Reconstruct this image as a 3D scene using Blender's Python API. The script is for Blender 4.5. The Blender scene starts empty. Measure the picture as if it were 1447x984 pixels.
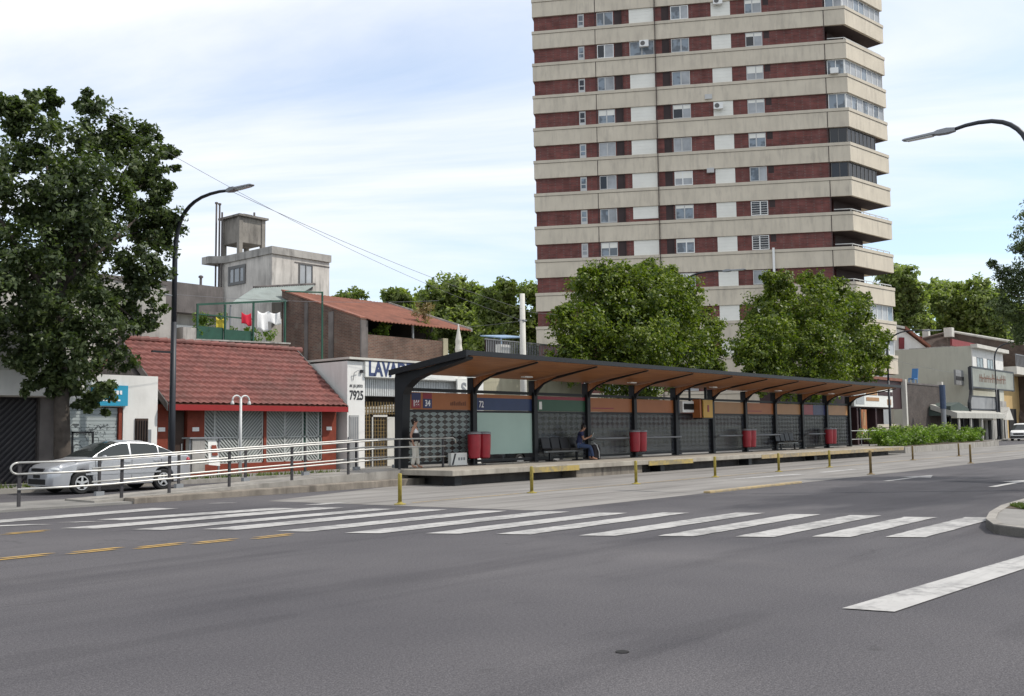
import bpy, math, random
import numpy as np
from mathutils import Vector, Matrix
R = math.radians
scene = bpy.context.scene
COL = scene.collection
rng = np.random.default_rng(7)
random.seed(7)

# ------------------------------------------------------------------ camera model (metres; X runs along the avenue, Y towards the shops)
W, H, F, HC = 1447, 984, 1400.0, 1.5
psi, th, ro = R(40.2), math.atan(119.4 / F), 0.0122
fh = Vector((math.cos(psi), math.sin(psi), 0)); rh = Vector((math.sin(psi), -math.cos(psi), 0)); zz = Vector((0, 0, 1))
FV = fh * math.cos(th) + zz * math.sin(th)
u0 = -fh * math.sin(th) + zz * math.cos(th)
RV = rh * math.cos(ro) - u0 * math.sin(ro)
UV = u0 * math.cos(ro) + rh * math.sin(ro)
CAMP = Vector((0, 0, HC))
def ray(x, y): return FV + RV * ((x - W / 2) / F) - UV * ((y - H / 2) / F)
def G(x, y, z=0.0):
    d = ray(x, y); t = (z - HC) / d.z; return (d.x * t, d.y * t)
def PY(x, y, Y):
    d = ray(x, y); t = Y / d.y; return Vector((d.x * t, Y, HC + d.z * t))
def PD(x, y, dep): return CAMP + ray(x, y) * dep

cd = bpy.data.cameras.new('camera'); cam = bpy.data.objects.new('camera', cd); COL.objects.link(cam)
m = Matrix.Identity(4)
for i in range(3):
    m[i][0] = RV[i]; m[i][1] = UV[i]; m[i][2] = -FV[i]; m[i][3] = CAMP[i]
cam.matrix_world = m
cd.sensor_width = 36; cd.lens = 36 * F / W; cd.clip_end = 5000; cd.clip_start = .1
scene.camera = cam

# ------------------------------------------------------------------ materials
def sr(*c):
    return tuple((v / 255 / 12.92 if v / 255 <= .04045 else ((v / 255 + .055) / 1.055) ** 2.4) for v in c)
class N:
    def __init__(s, name):
        s.m = bpy.data.materials.new(name); s.m.use_nodes = True
        s.t = s.m.node_tree; s.b = s.t.nodes['Principled BSDF']; s.L = s.t.links
        s.out = s.t.nodes['Material Output']
    def n(s, ty, **k):
        q = s.t.nodes.new(ty)
        for a, b in k.items():
            if a.startswith('i_'):
                key = a[2:]; key = int(key) if key.isdigit() else key.replace('_', ' ')
                q.inputs[key].default_value = b
            else: setattr(q, a, b)
        return q
    def l(s, a, b): s.L.new(a, b)
    def pos(s): return s.n('ShaderNodeNewGeometry').outputs['Position']
    def scaled(s, sc):
        q = s.n('ShaderNodeVectorMath', operation='MULTIPLY'); s.l(s.pos(), q.inputs[0]); q.inputs[1].default_value = sc; return q.outputs[0]
    def noise(s, sc, detail=4, vec=None, rough=.55):
        q = s.n('ShaderNodeTexNoise'); q.inputs['Scale'].default_value = sc; q.inputs['Detail'].default_value = detail; q.inputs['Roughness'].default_value = rough
        s.l(vec if vec is not None else s.pos(), q.inputs['Vector']); return q.outputs['Fac']
    def ramp(s, fac, a, b, ca=(0, 0, 0), cb=(1, 1, 1)):
        q = s.n('ShaderNodeValToRGB'); e = q.color_ramp.elements
        e[0].position = a; e[1].position = b; e[0].color = (*ca, 1); e[1].color = (*cb, 1)
        s.l(fac, q.inputs[0]); return q.outputs[0]
    def mix(s, fac, a, b, blend='MIX'):
        q = s.n('ShaderNodeMix', data_type='RGBA', blend_type=blend)
        for v, k in ((fac, 0), (a, 6), (b, 7)):
            if isinstance(v, (int, float)): q.inputs[k].default_value = v
            elif isinstance(v, tuple): q.inputs[k].default_value = (*v, 1) if len(v) == 3 else v
            else: s.l(v, q.inputs[k])
        return q.outputs[2]
    def math(s, op, a, b=None):
        q = s.n('ShaderNodeMath', operation=op)
        for i, v in enumerate((a, b)):
            if v is None: continue
            if isinstance(v, (int, float)): q.inputs[i].default_value = v
            else: s.l(v, q.inputs[i])
        return q.outputs[0]
    def bump(s, h, st=.3, dist=.02):
        q = s.n('ShaderNodeBump'); q.inputs['Strength'].default_value = st; q.inputs['Distance'].default_value = dist
        s.l(h, q.inputs['Height']); s.l(q.outputs[0], s.b.inputs['Normal'])
def mul(c, k): return tuple(min(1, v * k) for v in c)
def M(name, col, rough=.8, var=.15, scale=3., stain=0., stain_col=None, bump=0., metal=0., spec=.35, fine=0.):
    q = N(name)
    f = q.noise(scale, 5)
    c = q.mix(q.ramp(f, .3, .7), mul(col, 1 - var), mul(col, 1 + var * .7))
    if fine:
        c = q.mix(q.ramp(q.noise(60, 2), .35, .65), c, q.mix(1.0, c, (1 - fine, 1 - fine, 1 - fine), 'MULTIPLY'))
    if stain:
        f2 = q.noise(1.0, 6, q.scaled((2.6, 2.6, .45)), .65)
        f3 = q.noise(.55, 5, None, .6)
        st = q.math('MULTIPLY', q.ramp(f2, .46, .66), q.math('ADD', q.math('MULTIPLY', q.ramp(f3, .35, .65), .8), .2))
        c = q.mix(q.math('MULTIPLY', st, stain), c, stain_col or mul(col, .35))
    q.l(c, q.b.inputs['Base Color'])
    q.b.inputs['Roughness'].default_value = rough; q.b.inputs['Metallic'].default_value = metal
    q.b.inputs['Specular IOR Level'].default_value = spec
    if bump: q.bump(q.noise(scale * 8, 4), bump)
    return q.m

def m_asphalt():
    q = N('asphalt_aged')
    sp = q.ramp(q.noise(95, 2), .3, .72, (.044, .042, .046), (.148, .142, .150))
    sp = q.mix(q.ramp(q.noise(34, 3, None, .7), .32, .68), q.mix(1.0, sp, (.72, .72, .73), 'MULTIPLY'), q.mix(1.0, sp, (1.22, 1.21, 1.2), 'MULTIPLY'))
    big = q.ramp(q.noise(.22, 5), .33, .68, (.74, .74, .76), (1.14, 1.13, 1.11))
    c = q.mix(1.0, sp, big, 'MULTIPLY')
    st = q.noise(.6, 5, q.scaled((.14, 1.25, 1)), .6)
    c = q.mix(q.ramp(st, .50, .70), c, q.mix(1.0, c, (.66, .66, .68), 'MULTIPLY'))
    st2 = q.noise(1.0, 5, q.scaled((.5, .12, 1)), .6)
    c = q.mix(q.ramp(st2, .58, .74), c, q.mix(1.0, c, (1.16, 1.15, 1.12), 'MULTIPLY'))
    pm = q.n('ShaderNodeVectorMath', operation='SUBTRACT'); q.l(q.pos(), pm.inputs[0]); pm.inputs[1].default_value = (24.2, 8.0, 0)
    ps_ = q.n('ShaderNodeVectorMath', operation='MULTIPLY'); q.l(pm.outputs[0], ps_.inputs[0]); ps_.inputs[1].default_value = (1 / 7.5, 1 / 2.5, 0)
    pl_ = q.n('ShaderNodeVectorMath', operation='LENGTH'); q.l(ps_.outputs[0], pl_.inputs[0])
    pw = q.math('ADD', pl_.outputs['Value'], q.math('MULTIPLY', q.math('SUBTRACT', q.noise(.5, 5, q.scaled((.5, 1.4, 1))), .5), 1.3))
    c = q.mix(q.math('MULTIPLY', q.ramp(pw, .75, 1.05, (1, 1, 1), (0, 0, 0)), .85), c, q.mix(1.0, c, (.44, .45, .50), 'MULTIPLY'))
    rp2 = q.noise(.9, 3, q.scaled((.25, .9, 1)), .5)
    c = q.mix(q.math('MULTIPLY', q.ramp(rp2, .60, .64), .30), c, q.mix(1.0, c, (.55, .55, .57), 'MULTIPLY'))
    oil = q.noise(2.4, 5, None, .6)
    c = q.mix(q.math('MULTIPLY', q.ramp(oil, .66, .74), .45), c, (.035, .034, .035))
    # crack network, thin and broken up
    v = q.n('ShaderNodeTexVoronoi', feature='DISTANCE_TO_EDGE'); v.inputs['Scale'].default_value = .28
    wob = q.n('ShaderNodeVectorMath', operation='ADD'); wn = q.n('ShaderNodeTexNoise'); wn.inputs['Scale'].default_value = 1.3; wn.inputs['Detail'].default_value = 5
    q.l(q.pos(), wn.inputs['Vector']); q.l(q.pos(), wob.inputs[0])
    ws = q.n('ShaderNodeVectorMath', operation='SCALE'); ws.inputs['Scale'].default_value = 1.2; q.l(wn.outputs['Color'], ws.inputs[0]); q.l(ws.outputs[0], wob.inputs[1])
    q.l(wob.outputs[0], v.inputs['Vector'])
    cr = q.math('MULTIPLY', q.ramp(v.outputs['Distance'], .0, .006, (1, 1, 1), (0, 0, 0)), q.ramp(q.noise(.35, 3), .5, .62))
    c = q.mix(q.math('MULTIPLY', cr, .55), c, (.03, .03, .032))
    q.l(c, q.b.inputs['Base Color']); q.b.inputs['Roughness'].default_value = .88; q.b.inputs['Specular IOR Level'].default_value = .3
    q.bump(q.noise(120, 2), .2, .008)
    return q.m
def m_concrete_road():
    q = N('lane_concrete')
    c = q.ramp(q.noise(.8, 6, q.scaled((.35, 1.5, 1))), .3, .7, (.185, .174, .162), (.275, .262, .245))
    tr = q.noise(.9, 5, q.scaled((.06, 1.7, 1)), .6)
    c = q.mix(q.ramp(tr, .5, .66), c, q.mix(1.0, c, (.62, .61, .61), 'MULTIPLY'))
    c = q.mix(q.ramp(q.noise(40, 2), .35, .7), c, q.mix(1.0, c, (.86, .86, .86), 'MULTIPLY'))
    sx = q.n('ShaderNodeSeparateXYZ'); q.l(q.pos(), sx.inputs[0])
    j = q.math('LESS_THAN', q.math('FRACT', q.math('MULTIPLY', sx.outputs[0], .22)), .008)
    c = q.mix(q.math('MULTIPLY', j, .6), c, (.06, .055, .05))
    q.l(c, q.b.inputs['Base Color']); q.b.inputs['Roughness'].default_value = .9
    q.bump(q.noise(60, 3), .25, .01)
    return q.m
def m_paint(name, col, wear=.5):
    q = N(name)
    f = q.noise(5.5, 8, None, .7); f2 = q.noise(.9, 4)
    w = q.math('ADD', q.math('MULTIPLY', f, .7), q.math('MULTIPLY', f2, .45))
    worn = q.ramp(w, .64 - .12 * wear, .72 - .06 * wear, (0, 0, 0), (1, 1, 1))
    c = q.mix(q.ramp(q.noise(2.2, 5), .3, .75), mul(col, .84), col)
    c = q.mix(q.math('MULTIPLY', worn, .62), c, (.13, .128, .128))
    c = q.mix(q.math('MULTIPLY', q.ramp(q.noise(1.2, 5, q.scaled((.5, 6, 1))), .52, .66), .3), c, (.16, .157, .155))
    q.l(c, q.b.inputs['Base Color']); q.b.inputs['Roughness'].default_value = .75
    return q.m
def m_brick(name, c1, c2, mort, sc=1.0, speck=0.):
    q = N(name)
    sx = q.n('ShaderNodeSeparateXYZ'); q.l(q.pos(), sx.inputs[0])
    cv = q.n('ShaderNodeCombineXYZ'); q.l(q.math('ADD', sx.outputs[0], q.math('MULTIPLY', sx.outputs[1], .9)), cv.inputs[0]); q.l(sx.outputs[2], cv.inputs[1])
    b = q.n('ShaderNodeTexBrick'); q.l(cv.outputs[0], b.inputs['Vector'])
    b.inputs['Color1'].default_value = (*c1, 1); b.inputs['Color2'].default_value = (*c2, 1); b.inputs['Mortar'].default_value = (*mort, 1)
    b.inputs['Scale'].default_value = 1 / sc; b.inputs['Brick Width'].default_value = .24; b.inputs['Row Height'].default_value = .075; b.inputs['Mortar Size'].default_value = .011
    f = q.noise(.9, 6, None, .65)
    c = q.mix(q.ramp(f, .38, .68), b.outputs['Color'], q.mix(1.0, b.outputs['Color'], (.55, .53, .52), 'MULTIPLY'))
    c = q.mix(q.math('MULTIPLY', q.ramp(q.noise(1.7, 5), .58, .72), .55), c, mort)
    q.l(c, q.b.inputs['Base Color']); q.b.inputs['Roughness'].default_value = .9
    q.bump(b.outputs['Fac'], -.3, .01)
    return q.m
def m_leaf(name, dark, light, trans=.35):
    q = N(name)
    g = q.n('ShaderNodeNewGeometry')
    c = q.mix(q.ramp(g.outputs['Random Per Island'], .05, .95), dark, light)
    c = q.mix(q.ramp(q.noise(.55, 3), .35, .65), q.mix(1.0, c, (.78, .80, .8), 'MULTIPLY'), q.mix(1.0, c, (1.18, 1.15, 1.0), 'MULTIPLY'))
    q.l(c, q.b.inputs['Base Color']); q.b.inputs['Roughness'].default_value = .48; q.b.inputs['Specular IOR Level'].default_value = .4
    tr = q.n('ShaderNodeBsdfTranslucent'); q.l(q.mix(1.0, c, (1.3, 1.5, .6), 'MULTIPLY'), tr.inputs['Color'])
    mx = q.n('ShaderNodeMixShader'); mx.inputs[0].default_value = trans
    q.l(q.b.outputs[0], mx.inputs[1]); q.l(tr.outputs[0], mx.inputs[2]); q.l(mx.outputs[0], q.out.inputs['Surface'])
    return q.m
def m_screen(name, light, dark, size, alpha, zs=1.0):
    # printed lozenge pattern on clear glazing
    q = N(name)
    sx = q.n('ShaderNodeSeparateXYZ'); q.l(q.pos(), sx.inputs[0])
    u = q.math('MULTIPLY', sx.outputs[0], 1 / size); v = q.math('MULTIPLY', sx.outputs[2], zs / size)
    a = q.math('PINGPONG', u, .5); b = q.math('PINGPONG', v, .5)
    d = q.math('ADD', a, b)
    mask = q.math('MULTIPLY', q.math('GREATER_THAN', d, .5), 1.0)
    mask2 = q.math('GREATER_THAN', q.math('ADD', a, q.math('MULTIPLY', b, .4)), .42)
    c = q.mix(mask, dark, light); c = q.mix(q.math('MULTIPLY', mask2, .35), c, mul(light, .55))
    q.l(c, q.b.inputs['Base Color']); q.b.inputs['Roughness'].default_value = .25
    t = q.n('ShaderNodeBsdfTransparent'); t.inputs[0].default_value = (.55, .58, .6, 1)
    mx = q.n('ShaderNodeMixShader'); q.l(q.math('ADD', q.math('MULTIPLY', mask, alpha * .4), alpha * .6), mx.inputs[0])
    q.l(t.outputs[0], mx.inputs[1]); q.l(q.b.outputs[0], mx.inputs[2]); q.l(mx.outputs[0], q.out.inputs['Surface'])
    return q.m
def m_glass(name, col=(.02, .025, .03), rough=.06, var=0.):
    q = N(name); c = col
    if var:
        c = q.mix(q.ramp(q.noise(1.1, 2), .45, .55), col, mul(col, 1 + var)); q.l(c, q.b.inputs['Base Color'])
    else: q.b.inputs['Base Color'].default_value = (*col, 1)
    q.b.inputs['Roughness'].default_value = rough; q.b.inputs['Specular IOR Level'].default_value = .6
    return q.m
def m_graffiti(name, col):
    q = N(name)
    n1 = q.noise(1.5, 2.5, None, .5); n2 = q.noise(2.3, 3, q.scaled((1.3, 1, 2.1)))
    l1 = q.math('LESS_THAN', q.math('ABSOLUTE', q.math('SUBTRACT', n1, .5)), .014)
    l2 = q.math('LESS_THAN', q.math('ABSOLUTE', q.math('SUBTRACT', n2, .48)), .012)
    sx = q.n('ShaderNodeSeparateXYZ'); q.l(q.pos(), sx.inputs[0])
    low = q.math('LESS_THAN', sx.outputs[2], 1.95)
    ln = q.math('MULTIPLY', q.math('MAXIMUM', l1, l2), low)
    c = q.mix(q.ramp(q.noise(2, 4), .3, .7), mul(col, .85), col)
    c = q.mix(q.math('MULTIPLY', ln, .85), c, (.03, .035, .04))
    q.l(c, q.b.inputs['Base Color']); q.b.inputs['Roughness'].default_value = .6
    return q.m
def m_wood():
    q = N('ceiling_wood')
    f = q.noise(2.0, 5, q.scaled((.35, 6, 1)))
    c = q.ramp(f, .3, .7, (.27, .105, .04), (.45, .195, .075))
    sx = q.n('ShaderNodeSeparateXYZ'); q.l(q.pos(), sx.inputs[0])
    gap = q.math('LESS_THAN', q.math('FRACT', q.math('MULTIPLY', sx.outputs[1], 7)), .06)
    c = q.mix(q.math('MULTIPLY', gap, .6), c, (.08, .03, .012))
    q.l(c, q.b.inputs['Base Color']); q.b.inputs['Roughness'].default_value = .5
    return q.m
def m_tiles():
    q = N('roof_tile_red')
    c = q.ramp(q.noise(3.2, 5), .3, .7, (.15, .046, .038), (.205, .068, .054))
    v = q.n('ShaderNodeTexVoronoi', feature='F1'); v.inputs['Scale'].default_value = 3.4; q.l(q.pos(), v.inputs['Vector'])
    sv = q.n('ShaderNodeSeparateColor'); q.l(v.outputs['Color'], sv.inputs[0])
    c = q.mix(q.ramp(sv.outputs[0], .1, .9), q.mix(1.0, c, (.86, .87, .88), 'MULTIPLY'), q.mix(1.0, c, (1.1, 1.13, 1.14), 'MULTIPLY'))
    c = q.mix(q.math('MULTIPLY', q.ramp(q.noise(.8, 6, None, .65), .48, .68), .6), c, (.09, .045, .036))
    q.l(c, q.b.inputs['Base Color']); q.b.inputs['Roughness'].default_value = .7
    return q.m

MT = {}
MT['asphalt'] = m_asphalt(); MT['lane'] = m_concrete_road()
MT['white_paint'] = m_paint('road_paint_white', (.45, .44, .425), .85)
MT['yellow_paint'] = m_paint('road_paint_yellow', (.46, .29, .08), .7)
MT['yellow_line'] = m_paint('road_paint_faded_yellow', (.46, .34, .17), 1.0)
MT['pave'] = M('pavement', (.25, .24, .225), .9, .22, 1.2, .35, (.1, .095, .09), .2, fine=.2)
MT['conc'] = M('concrete_grey', (.33, .31, .28), .9, .2, 1.6, .6, (.10, .09, .08), .25, fine=.15)
MT['conc_dirty'] = M('concrete_dirty', (.27, .235, .195), .92, .3, 1.7, .9, (.055, .048, .042), .3, fine=.25)
MT['slab_edge'] = M('platform_edge_concrete', (.36, .33, .28), .9, .2, 1.5, .55, (.12, .1, .085), .2)
MT['black_steel'] = M('black_steel_paint', (.012, .013, .016), .5, .15, 2, spec=.35)
MT['dark_blue_steel'] = M('dark_slate_steel', (.022, .025, .033), .5, .15, 2, spec=.5)
MT['rail'] = M('brushed_steel_tube', (.52, .51, .48), .42, .12, 8, metal=.5)
MT['rail_post'] = M('rail_post_paint', (.045, .042, .045), .5, .15, 5)
MT['grey_steel'] = M('grey_steel', (.25, .26, .275), .5, .08, 4, metal=.2)
MT['galv'] = M('galvanised_white', (.62, .63, .62), .45, .1, 4)
MT['red_plastic'] = M('red_bin_plastic', (.33, .018, .03), .4, .15, 6, spec=.5)
MT['wood'] = m_wood()
MT['orange'] = M('orange_panel', (.36, .125, .04), .45, .08, 1.5)
MT['tan'] = M('faded_orange_panel', (.38, .20, .085), .45, .08, 1.5)
MT['amber'] = M('amber_panel', (.52, .30, .045), .45, .08, 1.5)
MT['blue_panel'] = M('blue_panel', (.03, .05, .13), .4, .1, 2)
MT['green_panel'] = M('green_panel', (.025, .085, .045), .4, .1, 2)
MT['red_panel'] = M('red_panel', (.25, .02, .035), .4, .1, 2)
MT['navy'] = M('navy_panel', (.03, .035, .11), .4, .1, 2)
MT['teal_blank'] = M('frosted_poster_panel', (.36, .49, .43), .25, .05, 1)
MT['screen_big'] = m_screen('lozenge_glazing_light', (.23, .27, .26), (.055, .045, .045), .34, .93, 2.0)
MT['screen'] = m_screen('lozenge_glazing_dark', (.095, .10, .112), (.04, .04, .046), .34, .6, 1.7)
MT['white_wall'] = M('white_plaster', (.74, .73, .70), .9, .07, 1.2, .28, (.38, .36, .33), .12)
MT['offwhite'] = M('offwhite_plaster', (.58, .56, .51), .9, .1, 1.1, .4, (.28, .26, .23), .15)
MT['beige_wall'] = M('olive_beige_plaster', (.40, .37, .27), .9, .12, .8, .45, (.18, .16, .12), .15)
MT['grey_wall'] = M('weathered_grey_render', (.38, .365, .34), .92, .28, .9, 1.0, (.12, .115, .11), .25)
MT['pale_wall'] = M('stained_pale_render', (.54, .51, .47), .92, .2, .9, .9, (.23, .215, .20), .2)
MT['dark_wall'] = M('dark_render', (.14, .125, .12), .92, .3, 1.2, .85, (.04, .038, .036), .25)  # dark warm grey render with darker streaks
MT['tank_conc'] = M('tank_concrete', (.25, .23, .205), .92, .22, 1.4, .9, (.07, .065, .06), .3)
MT['grey_green'] = M('long_grey_wall_paint', (.52, .515, .44), .9, .06, .5, .35, (.3, .3, .26), .1)
MT['brick_old'] = m_brick('old_common_brick', (.165, .085, .06), (.105, .054, .041), (.17, .145, .12))
MT['brick_dark'] = m_brick('dark_garden_brick', (.095, .07, .06), (.055, .042, .038), (.10, .09, .08))
MT['brick_far'] = m_brick('far_gable_brick', (.12, .075, .06), (.085, .06, .05), (.14, .12, .1))
MT['brick_red'] = M('red_painted_brick', (.21, .042, .022), .7, .2, 5, .3, (.12, .025, .012), .2)
MT['fascia_red'] = M('red_fascia_board', (.28, .02, .02), .5, .1, 3)
MT['tiles'] = m_tiles()
MT['rust'] = M('rusty_sheet_roof', (.24, .095, .062), .75, .25, 1.3, .6, (.10, .05, .04), .2)
MT['tin'] = M('weathered_tin_sheet', (.24, .275, .265), .6, .15, 1.5, .5, (.15, .16, .15), .1)
MT['shutter'] = m_graffiti('graffiti_shutter', (.36, .40, .40))
MT['dark_shutter'] = M('dark_garage_shutter', (.018, .016, .020), .6, .3, 4)
MT['door_dark'] = M('dark_wood_door', (.05, .03, .022), .6, .2, 6)
MT['door_grey'] = M('grey_metal_door', (.38, .38, .37), .5, .1, 2)
MT['lattice'] = M('pale_lattice_paint', (.44, .46, .44), .6, .12, 2)
MT['lattice_dark'] = M('window_behind_lattice', (.22, .24, .23), .3, .2, 2)
MT['green_paint'] = M('green_paint', (.02, .075, .05), .5, .2, 4)
MT['cyan_sign'] = M('cyan_sign_board', (.03, .30, .47), .4, .06, 2)
MT['white'] = M('white_enamel', (.80, .80, .78), .4, .04, 3)
MT['sign_white'] = M('sign_white', (.74, .74, .70), .45, .05, 3)
MT['letter_blue'] = M('blue_letter_paint', (.045, .065, .15), .6, .1, 5)
MT['letter_dark'] = M('dark_letter_paint', (.04, .04, .045), .6, .1, 5)
MT['letter_white'] = M('white_letter_paint', (.82, .82, .82), .5, .03, 5)
MT['letter_brown'] = M('brown_letter_paint', (.16, .06, .03), .6, .1, 5)
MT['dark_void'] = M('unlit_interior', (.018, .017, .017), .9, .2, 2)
MT['cream'] = M('tower_cream_concrete', (.62, .555, .45), .85, .09, .5, .55, (.36, .32, .27), .1)
MT['cream_lip'] = M('tower_cream_lip', (.58, .52, .425), .85, .07, .5, .3, (.3, .27, .23))
MT['tower_brick'] = m_brick('tower_maroon_tile', (.23, .066, .055), (.145, .046, .042), (.18, .105, .095), 1.6)
MT['tower_slot'] = M('tower_slot_and_shade', (.05, .035, .035), .8, .2, 1)  # slots and pipes, plus the shade painted into the balcony recess
MT['pvc'] = M('pale_roller_blind', (.80, .79, .73), .55, .06, .8)
MT['frame'] = M('aluminium_frame', (.52, .52, .51), .45, .08, 1)
MT['frame_dark'] = M('dark_aluminium_frame', (.12, .115, .11), .45, .1, 1)
MT['win_glass'] = m_glass('window_glass', (.10, .12, .14), .08, 1.2)
MT['win_curtain'] = M('curtained_pane', (.36, .375, .39), .25, .3, .7)
MT['glass_dark'] = m_glass('dark_glass', (.012, .014, .016), .05)
MT['car_glass'] = m_glass('car_glass', (.03, .036, .036), .04)
MT['car_silver'] = M('silver_car_paint', (.44, .45, .47), .3, .03, 1, metal=.4, spec=.5)
MT['car_black'] = M('black_car_paint', (.012, .013, .015), .25, .05, 1, spec=.5)
MT['car_white'] = M('white_car_paint', (.78, .78, .77), .3, .03, 1, spec=.5)
MT['tyre'] = M('tyre_rubber', (.02, .02, .02), .8, .2, 20)
MT['rim'] = M('alloy_rim', (.66, .66, .66), .35, .05, 10, metal=.7)
MT['lens'] = M('headlight_lens', (.55, .57, .58), .12, .1, 10, spec=.6)
MT['black_plastic'] = M('black_plastic', (.018, .018, .02), .5, .1, 10)
MT['yellow_post'] = M('yellow_post_paint', (.31, .245, .045), .55, .25, 12, .5, (.12, .09, .03))
MT['tan_post'] = M('worn_post_paint', (.19, .13, .05), .6, .3, 12, .5, (.05, .04, .03))
MT['edge_yellow'] = m_paint('edge_yellow_paint', (.42, .31, .09), 1.0)
MT['edge_tan'] = m_paint('edge_faded_paint', (.40, .30, .15), .8)
MT['bark'] = M('bark', (.075, .062, .052), .95, .35, 4, .4, (.03, .026, .022), .5)
MT['bark_pale'] = M('pale_bark', (.16, .145, .12), .95, .3, 4, 0, None, .4)
MT['leaf_dark'] = m_leaf('dark_street_leaf', (.036, .058, .025), (.112, .146, .062), .32)
MT['leaf_mid'] = m_leaf('bright_round_leaf', (.040, .076, .011), (.19, .235, .03), .34)
MT['leaf_far'] = m_leaf('far_plane_leaf', (.13, .175, .065), (.33, .38, .145), .45)
MT['leaf_fir'] = m_leaf('fine_dark_leaf', (.05, .075, .035), (.14, .18, .08), .35)
MT['leaf_hedge'] = m_leaf('hedge_leaf', (.06, .12, .016), (.19, .28, .04), .35)
MT['leaf_dry'] = m_leaf('dry_frond', (.16, .12, .06), (.30, .23, .12), .3)
MT['grass'] = m_leaf('grass_blade', (.05, .09, .015), (.14, .17, .04), .3)
MT['soil'] = M('soil', (.09, .07, .05), 1, .3, 3, bump=.3)
MT['skin'] = M('skin', (.36, .19, .125), .55, .06, 20)
MT['hair'] = M('dark_hair', (.014, .010, .009), .5, .2, 40)
MT['cloth_white'] = M('white_cotton', (.74, .74, .74), .9, .05, 8)
MT['cloth_black'] = M('black_fabric', (.022, .018, .021), .9, .2, 8)
MT['cloth_beige'] = M('pale_trousers', (.56, .53, .47), .9, .07, 8)
MT['cloth_navy'] = M('navy_cotton', (.035, .04, .10), .9, .15, 8)
MT['cloth_jeans'] = M('denim', (.05, .075, .15), .9, .2, 10)
MT['cloth_red'] = M('red_cotton', (.52, .02, .045), .9, .1, 6)
MT['cloth_yellow'] = M('yellow_cotton', (.58, .48, .06), .9, .1, 6)
MT['blue_plastic'] = M('blue_plastic', (.06, .19, .42), .5, .08, 5)
MT['billboard'] = M('faded_billboard', (.27, .28, .24), .5, .25, .7, .5, (.2, .2, .2))
MT['awning_grey'] = M('grey_awning', (.42, .41, .37), .7, .12, 1, .4, (.2, .2, .18))
MT['awning_green'] = M('dark_green_awning', (.055, .075, .065), .7, .15, 1)
MT['maroon'] = M('maroon_front', (.045, .02, .022), .6, .15, 1)
MT['red_wall'] = M('faded_red_render', (.2, .04, .045), .8, .15, 1)
MT['ochre'] = M('ochre_render', (.50, .35, .16), .85, .12, .8, .3, (.25, .18, .1))
MT['dull_board'] = M('dull_grey_board', (.27, .275, .28), .6, .2, .6)
MT['slate_blue'] = M('slate_blue_paint', (.05, .075, .13), .6, .15, 2)
MT['pale_blue'] = M('pale_blue_frame', (.22, .32, .45), .6, .1, 2)
MT['cable'] = M('grey_cable', (.16, .16, .17), .6, .1, 5)

# ------------------------------------------------------------------ scene helpers
def tag(o, label=None, cat=None, group=None, kind=None):
    if label: o['label'] = label
    if cat: o['category'] = cat
    if group: o['group'] = group
    if kind: o['kind'] = kind
    return o
def thing(name, label, cat, loc=(0, 0, 0), rz=0., group=None):
    o = bpy.data.objects.new(name, None); COL.objects.link(o)
    o.empty_display_size = .2
    o.location = loc; o.rotation_euler = (0, 0, rz)
    return tag(o, label, cat, group)
def root_matrix(o):
    while o.parent: o = o.parent
    if o.type != 'EMPTY': return Matrix.Identity(4)
    return Matrix.Translation(o.location) @ Matrix.Rotation(o.rotation_euler.z, 4, 'Z')
def dup(root, loc, rz=0., label=None):
    def cp(o, par):
        c = o.copy(); COL.objects.link(c)
        if par: c.parent = par
        for ch in list(o.children): cp(ch, c)
        return c
    r = cp(root, None); r.location = loc; r.rotation_euler = (0, 0, rz)
    if label: r['label'] = label
    return r
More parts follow.
